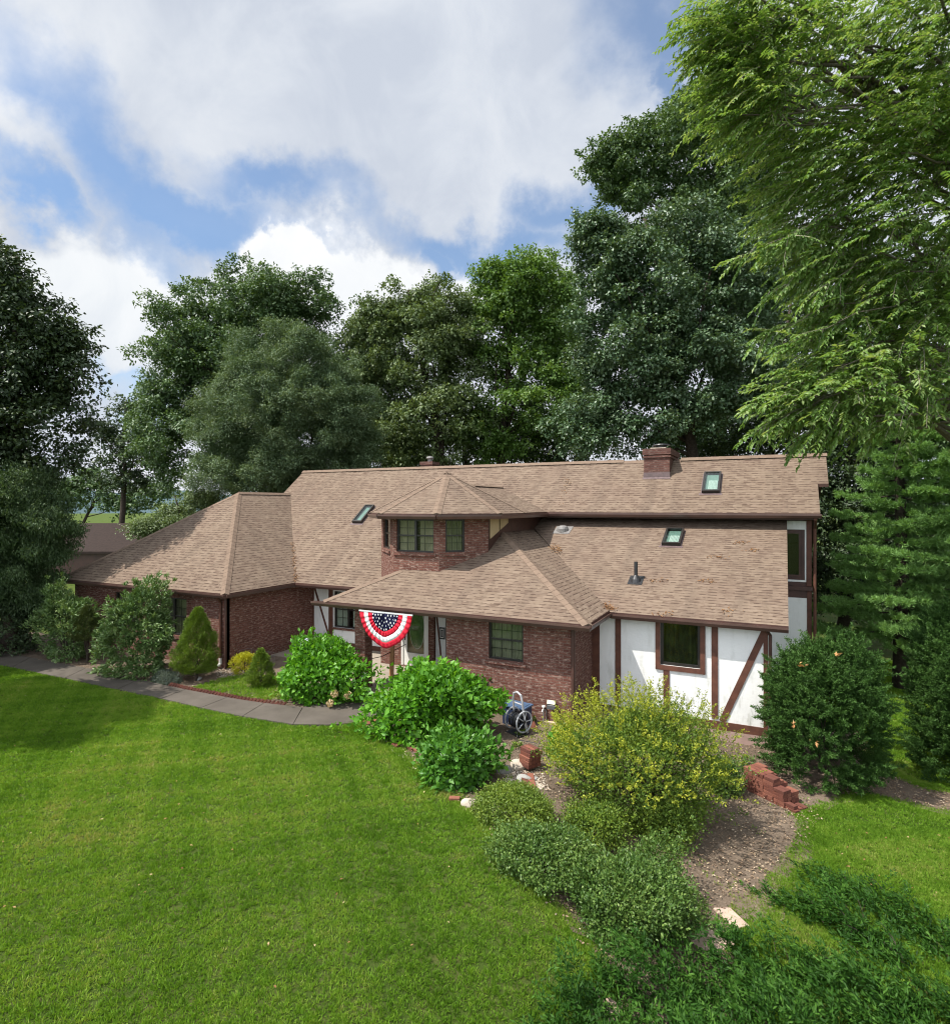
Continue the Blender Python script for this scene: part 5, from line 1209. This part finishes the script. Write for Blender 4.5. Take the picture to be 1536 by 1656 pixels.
# saw-tooth edging along the path
edge = [(272, 1111), (300, 1118), (345, 1126), (385, 1134), (425, 1140), (462, 1144)]
EP = [Vector((*G(*p), 0)) for p in edge]; seg = []
for a, b in zip(EP, EP[1:]):
    n_ = max(1, int((b - a).length / .115)); seg += [(a.lerp(b, i / n_), (b - a).normalized()) for i in range(n_)]
for p, d in seg:
    brick('edging_brick', "red edging brick set on a slant along the path's planted side", 'slanted edging bricks along the path', (p.x - d.y * .08, p.y + d.x * .08, .045), (0, math.radians(-38) + RND.uniform(-.08, .08), math.atan2(d.y, d.x)), (.19, .085, .058), [PAVER, PAV2][RND.randrange(2)])
for i, (px, py, a, rx_) in enumerate([(583, 1171, .5, .5), (592, 1168, .6, .45), (598, 1173, .4, .5), (606, 1170, .5, .4), (640, 1209, -.4, 0), (673, 1217, -.5, .05), (664, 1214, -.5, 0), (735, 1296, .3, .1)]):
    x, y = G(px, py); lb = ["leftmost tilted brick at the path end beside the big hydrangea", "second tilted brick at the path end beside the big hydrangea", "front tilted brick at the path end beside the big hydrangea", "rear tilted brick at the path end touching the big hydrangea", "half sunken brick at the lawn edge under the big hydrangea", "loose brick between the two hydrangeas on the lawn edge", "brick behind the loose one between the two hydrangeas", "red brick chip at the lawn edge by the tan stone"][i]
    brick('edging_brick', lb, 'bricks on the lawn edge', (x, y, gz(x, y) + .05), (rx_, -.3 * rx_, a), (.2, .09, .06), [PAVER, PAV3][i % 2])

# pebbles, wood chips and dry leaves
def scatter(name, label, cat, zones, m, seed, size, n_per, tri=False):
    r = rng_(seed); Vs, Ts, tt, off = [], [], [], 0
    base = np.array([[1, 0, 0], [-1, 0, 0], [0, 1, 0], [0, -1, 0], [0, 0, 1], [0, 0, -1.]]); F8 = np.array([[0, 2, 4], [2, 1, 4], [1, 3, 4], [3, 0, 4], [2, 0, 5], [1, 2, 5], [3, 1, 5], [0, 3, 5]])
    for zone, cnt in zones:
        poly = [G(*p) for p in zone]; xs_ = [p[0] for p in poly]; ys_ = [p[1] for p in poly]
        x = r.uniform(min(xs_), max(xs_), cnt * 3); y = r.uniform(min(ys_), max(ys_), cnt * 3); q = inpoly(x, y, poly); x, y = x[q][:cnt], y[q][:cnt]; n = len(x)
        if tri:
            P = np.stack([x, y, gz_np(x, y) + r.uniform(.035, .07, n)], 1); a = r.uniform(0, 6.3, n); V, T = leaf_arrays(P, np.stack([np.cos(a), np.sin(a), r.normal(0, .15, n)], 1), np.array([0, 0, 1.]) + r.normal(0, .3, (n, 3)), size * r.uniform(.6, 1.3, n), size * .55, .15, .1); tt.append(np.repeat(r.uniform(0, 1, n), 2))
        else:
            s_ = size * r.uniform(.4, 1.2, n); a = r.uniform(0, 6.3, n); rot = np.stack([np.stack([np.cos(a), -np.sin(a), 0 * a], 1), np.stack([np.sin(a), np.cos(a), 0 * a], 1), np.stack([0 * a, 0 * a, 1 + 0 * a], 1)], 1)
            bs = base[None] * (s_[:, None, None] * r.uniform(.5, 1, (n, 1, 3)) * np.array([1.2, .8, .45])) ; V = np.einsum('nij,nkj->nki', rot, bs) + np.stack([x, y, gz_np(x, y) + .03], 1)[:, None]; V = V.reshape(-1, 3); T = (np.arange(n)[:, None, None] * 6 + F8[None]).reshape(-1, 3); tt.append(np.repeat(r.uniform(0, 1, n), 8))
        Vs.append(V); Ts.append(T + off); off += len(V)
    o = mesh_np(name, np.concatenate(Vs), np.concatenate(Ts), m, None, np.concatenate(tt)); tag(o, label, cat, kind='stuff'); return o
PEB = leaf_mat('pale_pebble', [(.26, .20, .15), (.48, .40, .32), (.60, .54, .46)], .9, 0)
scatter('gravel', "pale gravel and chips around the stones and the foot of the downspout", 'gravel', [([(755, 1300), (790, 1285), (830, 1285), (870, 1262), (880, 1275), (835, 1300), (790, 1330)], 1500), ([(590, 1178), (612, 1178), (690, 1250), (676, 1252), (630, 1212)], 420), ([(350, 1098), (350, 1082), (410, 1080), (412, 1090), (380, 1098)], 500), ([(800, 1240), (870, 1240), (890, 1280), (820, 1290)], 900)], PEB, 501, .035, 0)
scatter('wood_chips', "brown mulch chips and dead leaves over the planting bed soil", 'mulch', [([(800, 1200), (925, 1175), (1240, 1200), (1330, 1330), (1180, 1480), (1100, 1500), (900, 1300)], 5500), ([(1330, 1290), (1420, 1288), (1570, 1325), (1690, 1325), (1500, 1278), (1420, 1250)], 900), ([(600, 1180), (700, 1260), (800, 1360), (960, 1560), (1000, 1540), (820, 1340), (720, 1240)], 900), ([(60, 1070), (300, 1116), (420, 1134), (400, 1085), (100, 1050)], 1100)], leaf_mat('mulch_chip', [(.07, .045, .03), (.16, .105, .07), (.30, .21, .13), (.44, .36, .26)], .85, .05), 502, .048, 0, True)
scatter('fallen_leaves', "a few pale fallen leaves scattered over the lawn", 'leaves', [([(0, 1120), (560, 1190), (720, 1300), (900, 1560), (880, 1650), (0, 1650)], 80), ([(1320, 1330), (1536, 1340), (1536, 1500), (1350, 1420)], 30)], LITTER, 503, .05, 0, True)
# soft grass wisps at the worn margins of the bed
wisp_poly = [G(*p) for p in [(1180, 1560), (1140, 1500), (1230, 1430), (1285, 1360), (1290, 1315), (1345, 1296), (1440, 1305), (1560, 1325), (1560, 1600)]]
o = grass('grass', 90000, (1080, 1560, 1290, 1620), 13, (.03, .055), .007, keep=wisp_poly, avoid=False, lift=.012, bias=.12, power=1.5); tag(o, "thin worn grass growing into the bare soil at right", 'grass')
edge_poly = [(p[0] + .0, p[1] + .0) for p in [G(*q) for q in [(560, 1170), (700, 1262), (790, 1350), (905, 1500), (1000, 1650), (1060, 1640), (950, 1500), (840, 1370), (740, 1280), (640, 1200)]]]
o = grass('grass', 60000, (560, 1060, 1170, 1650), 14, (.03, .05), .007, keep=edge_poly, avoid=False, lift=.012, bias=.15, power=1.5); tag(o, "ragged grass creeping over the edge of the planting bed", 'grass')
# fringe of grass along the whole outline of the bed, and stray tufts on the soil
r = rng_(601); B = np.array(bed_r); B2 = np.roll(B, -1, 0); Lg = np.linalg.norm(B2 - B, axis=1); k_ = r.choice(len(B), 30000, p=Lg / Lg.sum()); t_ = r.uniform(0, 1, 30000)[:, None]
Q = B[k_] * (1 - t_) + B2[k_] * t_ + r.normal(0, .10, (30000, 2)); q_ = (Q[:, 1] < 13.7) | (Q[:, 0] > .8)
o = grass('grass', 7, (0, 10, 1100, 1200), 15, (.03, .06), .010, avoid=False, lift=.01, xy=(Q[q_, 0], Q[q_, 1])); tag(o, "ragged grass fringe along the outline of the planting bed", 'grass')
Q = np.stack([r.uniform(-6, 6, 9000), r.uniform(5, 13.6, 9000)], 1); q_ = inpoly(Q[:, 0], Q[:, 1], bed_r) & (np.sin(Q[:, 0] * 2.3) * np.sin(Q[:, 1] * 2.9 + 1) + .5 * np.sin(Q[:, 0] * 6 + Q[:, 1] * 5) > .35) & (r.uniform(0, 1, 9000) < .5)
o = grass('grass', 7, (0, 10, 1100, 1200), 16, (.03, .06), .009, avoid=False, lift=.02, bias=.1, xy=(Q[q_, 0], Q[q_, 1])); tag(o, "stray grass tufts growing on the bare soil of the planting bed", 'grass')
# needles and dead leaves caught in the roof valleys
r = rng_(504); Ps = []
for a, b, n_, s_ in (((-15.85, 16.95, ZE), (-17.6, 18.65, ZE + 1.31), 260, .06), ((-3.86, 15.78, pz(0)), (-4.9, 17.0, pz(.5)), 500, .09), ((-7.0, 22.0, zmain(22.0)), (-6.8, 20.6, zmain(20.6)), 60, .08), ((-6.3, 18.7, shed_z(18.7)), (-6.5, 19.0, shed_z(19.0)), 120, .1)):
    t = r.uniform(0, 1, n_) ** 1.7; Ps.append(np.array(a)[None] * (1 - t[:, None]) + np.array(b)[None] * t[:, None] + r.normal(0, s_, (n_, 3)) * np.array([1, 1, .3]) + np.array([0, 0, .05]))
for (x, y, zf) in ((-.55, 19.2, shed_z), (-1.4, 18.7, shed_z), (-.9, 19.6, shed_z), (-2.9, 17.3, shed_z), (-1.0, 16.1, shed_z), (-2.5, 15.78, shed_z), (-1.6, 17.4, shed_z)):
    n_ = 26; dx = r.normal(0, .13, n_); dy = r.normal(0, .05, n_); Ps.append(np.stack([x + dx, y + dy, [zf(y + q) + .025 for q in dy]], 1))
P = np.concatenate(Ps); n_ = len(P); V, T = leaf_arrays(P, rdir(r, n_) * np.array([1, 1, .3]), np.array([0, -.4, 1.0]) + r.normal(0, .3, (n_, 3)), r.uniform(.05, .1, n_), .03, .1, .1)
tag(mesh_np('roof_debris', V, T, LITTER, None, np.repeat(r.uniform(0, .38, n_), 2)), "rusty dead leaves and twigs caught in the roof valleys", 'debris', kind='stuff')

# bunting hung from the porch gutter
def bunting():
    x0, x1, yb, zt, drop = -10.30, -8.58, 13.52, 2.47, .90; cx_ = (x0 + x1) / 2; w = (x1 - x0) / 2
    root = tag(empty('flag_bunting', (cx_, yb, zt)), "pleated red, white and blue star bunting hanging from the porch gutter", 'bunting')
    RED = simple('red_cloth', (.62, .022, .045), (.50, .016, .035), .8, 4, .15); WHT = simple('white_cloth', (.82, .82, .82), (.74, .74, .75), .8, 4, .15); BLU = simple('navy_cloth', (.012, .014, .05), (.008, .01, .035), .8, 4, .15)
    nphi, rho = 144, [0, .14, .28, .40, .51, .56, .61, .67, .72, .77, .83, .88, .94, 1.0]
    def P(phi, q):
        u = math.cos(phi); v = -math.sin(phi); pl = math.sin(phi * 34 + 1.2 * math.sin(phi * 5)) * .020 * (1.1 - .6 * q) * min(1, 3 * abs(math.sin(phi)) + .25)
        sharp = 1 + .06 * math.exp(-((phi - math.pi / 2) / .25) ** 2)
        x = u * w * q * (1 - .06 * q * abs(v)); z = v * drop * q * sharp * (1 - .10 * math.cos(2 * phi) * 0) - .05 * (1 - abs(u)) * (1 if q > .2 else 0) * .0
        return Vector((x, -.02 - pl - .05 * math.sin(math.pi * q) * abs(v), z))
    bands = {'blue': (0, 4, BLU), 'red': (4, 7, RED), 'white': (7, 10, WHT), 'outer_red': (10, 13, RED)}
    for nm, (i0, i1, mm) in bands.items():
        mb = MB(); ids = {}
        for j in range(nphi + 1):
            for i in range(i0, i1 + 1): ids[j, i] = mb.vert(P(math.pi * j / nphi, rho[i]))
        for j in range(nphi):
            for i in range(i0, i1): mb.f.append([ids[j, i], ids[j, i + 1], ids[j + 1, i + 1], ids[j + 1, i]]); mb.m.append(0)
        o = mb.build({'blue': 'star_field', 'red': 'inner_red_stripe', 'white': 'white_stripe', 'outer_red': 'outer_red_stripe'}[nm], mm, root, smooth=True)
        sol = o.modifiers.new('thickness', 'SOLIDIFY'); sol.thickness = .003
    st = MB(); rr = random.Random(3)
    for row, (q, cnt) in enumerate(((.14, 4), (.25, 7), (.36, 10), (.46, 13))):
        for k in range(cnt):
            phi = math.pi * (k + .5 + rr.uniform(-.08, .08)) / cnt; c = P(phi, q); pts = []
            for i in range(10):
                a = math.pi / 2 + i * math.pi / 5 + rr.uniform(-.03, .03); R_ = .036 if i % 2 == 0 else .015
                pts.append(c + Vector((R_ * .8 * math.cos(a), -.012, R_ * 1.1 * math.sin(a))))
            st.prism(pts, (0, -.002, 0))
    st.build('stars', WHT, root)
    hb = MB(); hb.box(-w - .02, w + .02, -.03, -.015, -.005, .035); hb.build('header_tape', simple('grey_tape', (.62, .63, .63), (.55, .56, .56), .7, 4), root)
bunting()

# number plaque: black frame, white inset line, plain dark field
pl = tag(empty('wall_plaque', tuple(fd[0] + fd[1] * 2.42 + fd[2] * .035 + UP * 1.3)), "small black and white framed plaque on the white panel beside the door", 'plaque')
fr0 = (Vector((0, 0, 0)), fd[1], fd[2]); q = MB(); q.lbox(fr0, -.10, .10, 0, .02, -.19, .19); q.build('frame', BLACKM, pl)
q = MB()
for (a, b, c_, d_2) in ((-.065, .065, -.145, -.12), (-.065, .065, .12, .145), (-.065, -.045, -.12, .12), (.045, .065, -.12, .12)): q.lbox(fr0, a, b, .0205, .026, c_, d_2)
q.build('white_border', WHITEP, pl); q = MB(); q.lbox(fr0, -.03, .03, .0205, .025, -.075, .075); q.build('center_panel', GREYM, pl)
# plank leaning behind the pillar and its rope
q = MB(); q.prism([(-10.75, 15.62, .05), (-10.60, 15.62, .05), (-10.82, 16.0, 1.0), (-10.97, 16.0, 1.0)], (0, -.04, .01)); tag(q.build('plank', simple('raw_plank', (.34, .18, .075), (.26, .13, .055), .75, 5), bevel=.004), "brown wooden plank leaning on the porch behind the pillar", 'plank')
q = MB(); q.tube([(-11.0, 14.38, .78), (-10.9, 15.4, .70), (-10.85, 16.7, .82)], .012, 5); tag(q.build('rope', BLACKM), "dark rope stretched low across the porch by the pillar", 'rope')

# floodlight on the wing wall
fl0 = Vector((fw_[0] + fw_[1] * 2.92)) + UP * .47; fL = tag(empty('flood_light', tuple(fl0)), "black flood light with pale lens on the brick wing wall", 'light')
q = MB(); q.lathe([(.04, 0), (.04, .02)], (0, 0, 0), 12); q = MB(); q.lbox((Vector((0, 0, 0)), fw_[1], fw_[2]), -.05, .05, .002, .03, -.05, .05); q.tube([(0, -.03, 0), (0, -.09, .03)], .015, 6); q.build('bracket', BLACKM, fL)
q = MB(); q.prism([(-.02, -.07, .02), (.20, -.07, .02), (.22, -.20, -.07), (.0, -.20, -.07)], (0, .04, .09)); q.build('housing', BLACKM, fL, bevel=.01)
q = MB(); q.prism([(-.02, -.075, .115), (.20, -.075, .115), (.215, -.165, .055), (.0, -.165, .055)], (0, .004, .006)); q.build('cover', simple('cream_cover', (.62, .60, .46), (.5, .48, .37), .5, 5), fL)
# spigot pipe
sx_, sy_ = G(874, 1177); sy_ = 14.05; sp_ = tag(empty('water_spigot', (-5.1, 14.09, -.05)), "short grey standpipe with tap against the brick wing wall", 'tap')
q = MB(); q.tube([(0, 0, 0), (0, 0, .42)], .017, 8); q.tube([(.06, .01, 0), (.06, .01, .36), (0, 0, .40)], .012, 6); q.build('pipe', GREYM, sp_); q = MB(); q.lathe([(.02, 0), (.045, .02), (.045, .05), (.01, .06)], (0, 0, .42), 10); q.tube([(0, 0, .40), (0, -.09, .39), (0, -.11, .35)], .015, 7); q.build('tap_head', WHITEP, sp_)
q = MB(); q.box(-5.05, -4.42, 14.04, 14.12, -.04, .06); tag(q.build('border_board', simple('pale_board', (.52, .42, .27), (.42, .33, .21), .8, 6), bevel=.006), "pale wooden border board at the foot of the brick wing", 'board')

# hose reel, blue tote, terracotta shard
hx, hy = G(838, 1187); hr = tag(empty('hose_reel', (hx, hy, gz(hx, hy)), math.radians(-25)), "grey hose reel cart with looped handle beside the big hydrangea", 'hose reel')
PL = simple('grey_plastic', (.42, .43, .45), (.34, .35, .37), .5, 4); 
def torus(mb, c, R_, r_, n=28, k=6): 
    pts = [Vector(c) + Vector((0, R_ * math.cos(a), R_ * math.sin(a))) for a in [math.tau * i / n for i in range(n + 1)]]; mb.tube(pts, r_, k, cap=False)
for sx in (-.2, .2):
    q = MB(); torus(q, (sx, 0, .34), .24, .02)
    for i in range(5):
        a = math.tau * i / 5; q.tube([(sx, .05 * math.cos(a), .34 + .05 * math.sin(a)), (sx, .23 * math.cos(a), .34 + .23 * math.sin(a))], .012, 5)
    q.build('reel_side', PL, hr)
q = MB(); rr = random.Random(4)
for i in range(15):
    torus(q, (-.165 + .33 * i / 14, rr.uniform(-.008, .008), .34), .165 + .012 * (i % 2) + rr.uniform(-.01, .01), .012, 24, 5)
q.tube([(.1, -.16, .25), (.3, -.3, .03), (.7, -.1, .02), (1.2, .25, .02), (1.5, .5, .06), (1.52, .56, .25)], .012, 6); q.build('hose', BLACKM, hr)
q = MB(); q.tube([(-.17, .14, .05), (-.17, .02, .45), (-.16, -.02, .8), (-.12, -.03, .95), (0, -.035, 1.0), (.12, -.03, .95), (.16, -.02, .8), (.17, .02, .45), (.17, .14, .05)], .026, 8); q.tube([(-.16, -.0, .72), (.16, -.0, .72)], .018, 6); q.build('handle', simple('pale_plastic', (.40, .40, .42), (.34, .34, .36), .45, 4), hr)
q = MB(); q.box(-.24, .24, -.2, .2, .0, .045); q.tube([(-.23, 0, .34), (.23, 0, .34)], .03, 8); q.build('base', BLACKM, hr)
bx, by = G(846, 1166); tote = tag(empty('tote_bin', (bx - .05, 13.70, gz(bx, by)), math.radians(-8)), "faded blue plastic tote standing against the brick wing wall", 'bin')
BLP = simple('faded_blue_plastic', (.075, .125, .22), (.05, .09, .16), .5, 5); q = MB()
for (a, b, c_, d_2) in ((-.3, .3, -.2, -.18), (-.3, .3, .18, .2), (-.3, -.28, -.18, .18), (.28, .3, -.18, .18)): q.box(a, b, c_, d_2, .0, .46)
q.box(-.28, .28, -.18, .18, 0, .02); q.build('body', simple('dark_blue_plastic', (.03, .045, .10), (.02, .03, .07), .5, 5), tote)
q = MB(); q.box(-.33, .33, -.23, .23, .461, .50); q.box(-.27, .27, -.17, .17, .50, .512); q.build('lid', BLP, tote, bevel=.008)
tx, ty = G(852, 1178); q = MB(); q.prism([(0, 0, 0), (.28, 0, 0), (.16, .03, .2)], (0, .03, .0)); o = q.build('terracotta_shard', PAV3); o.location = (tx, ty, gz(tx, ty)); tag(o, "triangular terracotta shard leaning near the blue tote", 'pot shard')

# wire garden netting by the garage side wall
q = MB(); pts = []
nx0, ny0 = G(388, 1078); nx1, ny1 = G(448, 1072)
for i in range(13):
    t = i / 12; x = nx0 + (nx1 - nx0) * t; y = ny0 + (ny1 - ny0) * t + .12 * math.sin(t * 5); pts.append((x, y, .55 - .2 * t + .05 * math.sin(t * 9)))
for z in (0, .14, .28, .42):
    q.tube([(a, b, max(.03, c_ - z)) for a, b, c_ in pts], .0045, 4)
for a, b, c_ in pts: q.tube([(a, b, 0), (a, b, c_)], .0045, 4)
tag(q.build('wire_netting', GREYM), "sagging grey wire netting in the bed by the garage side wall", 'netting')

# neighbouring dark roof beyond the garage
nb = tag(empty('neighbour_shed', (0, 0, 0)), "dark brown hipped roof of an outbuilding beyond the garage roof", 'shed')
A1, A2 = PZ(128, 868, 44), PZ(232, 868, 44)
z0 = A1[2] + .9; q = MB()
a = Vector((A1[0], A1[1], 0)); b = Vector((A2[0], A2[1], 0)); d = (b - a).normalized(); n_ = Vector((-d.y, d.x, 0)); 
e0, e1 = a - d * 1.2, b + d * 1.5
zt = CAMH + (HY - 846) / F * 46; zl = CAMH + (HY - 892) / F * 41
q.prism([e0 - n_ * 3 + UP * zl, e1 - n_ * 3 + UP * zl, e1 + n_ * 2 + UP * zt, e0 + n_ * 2 + UP * zt], (0, 0, -.15)); q.prism([e0 + n_ * 2 + UP * zt, e1 + n_ * 2 + UP * zt, e1 + n_ * 7 + UP * zl, e0 + n_ * 7 + UP * zl], (0, 0, -.15))
q.build('roof', simple('dark_shingle', (.045, .032, .028), (.032, .024, .021), .9, 6, .1), nb)
q = MB(); q.prism([e0 - n_ * 2.6, e1 - n_ * 2.6, e1 + n_ * 6.6, e0 + n_ * 6.6], (0, 0, zl - .1)); q.build('wall', TRIM, nb)
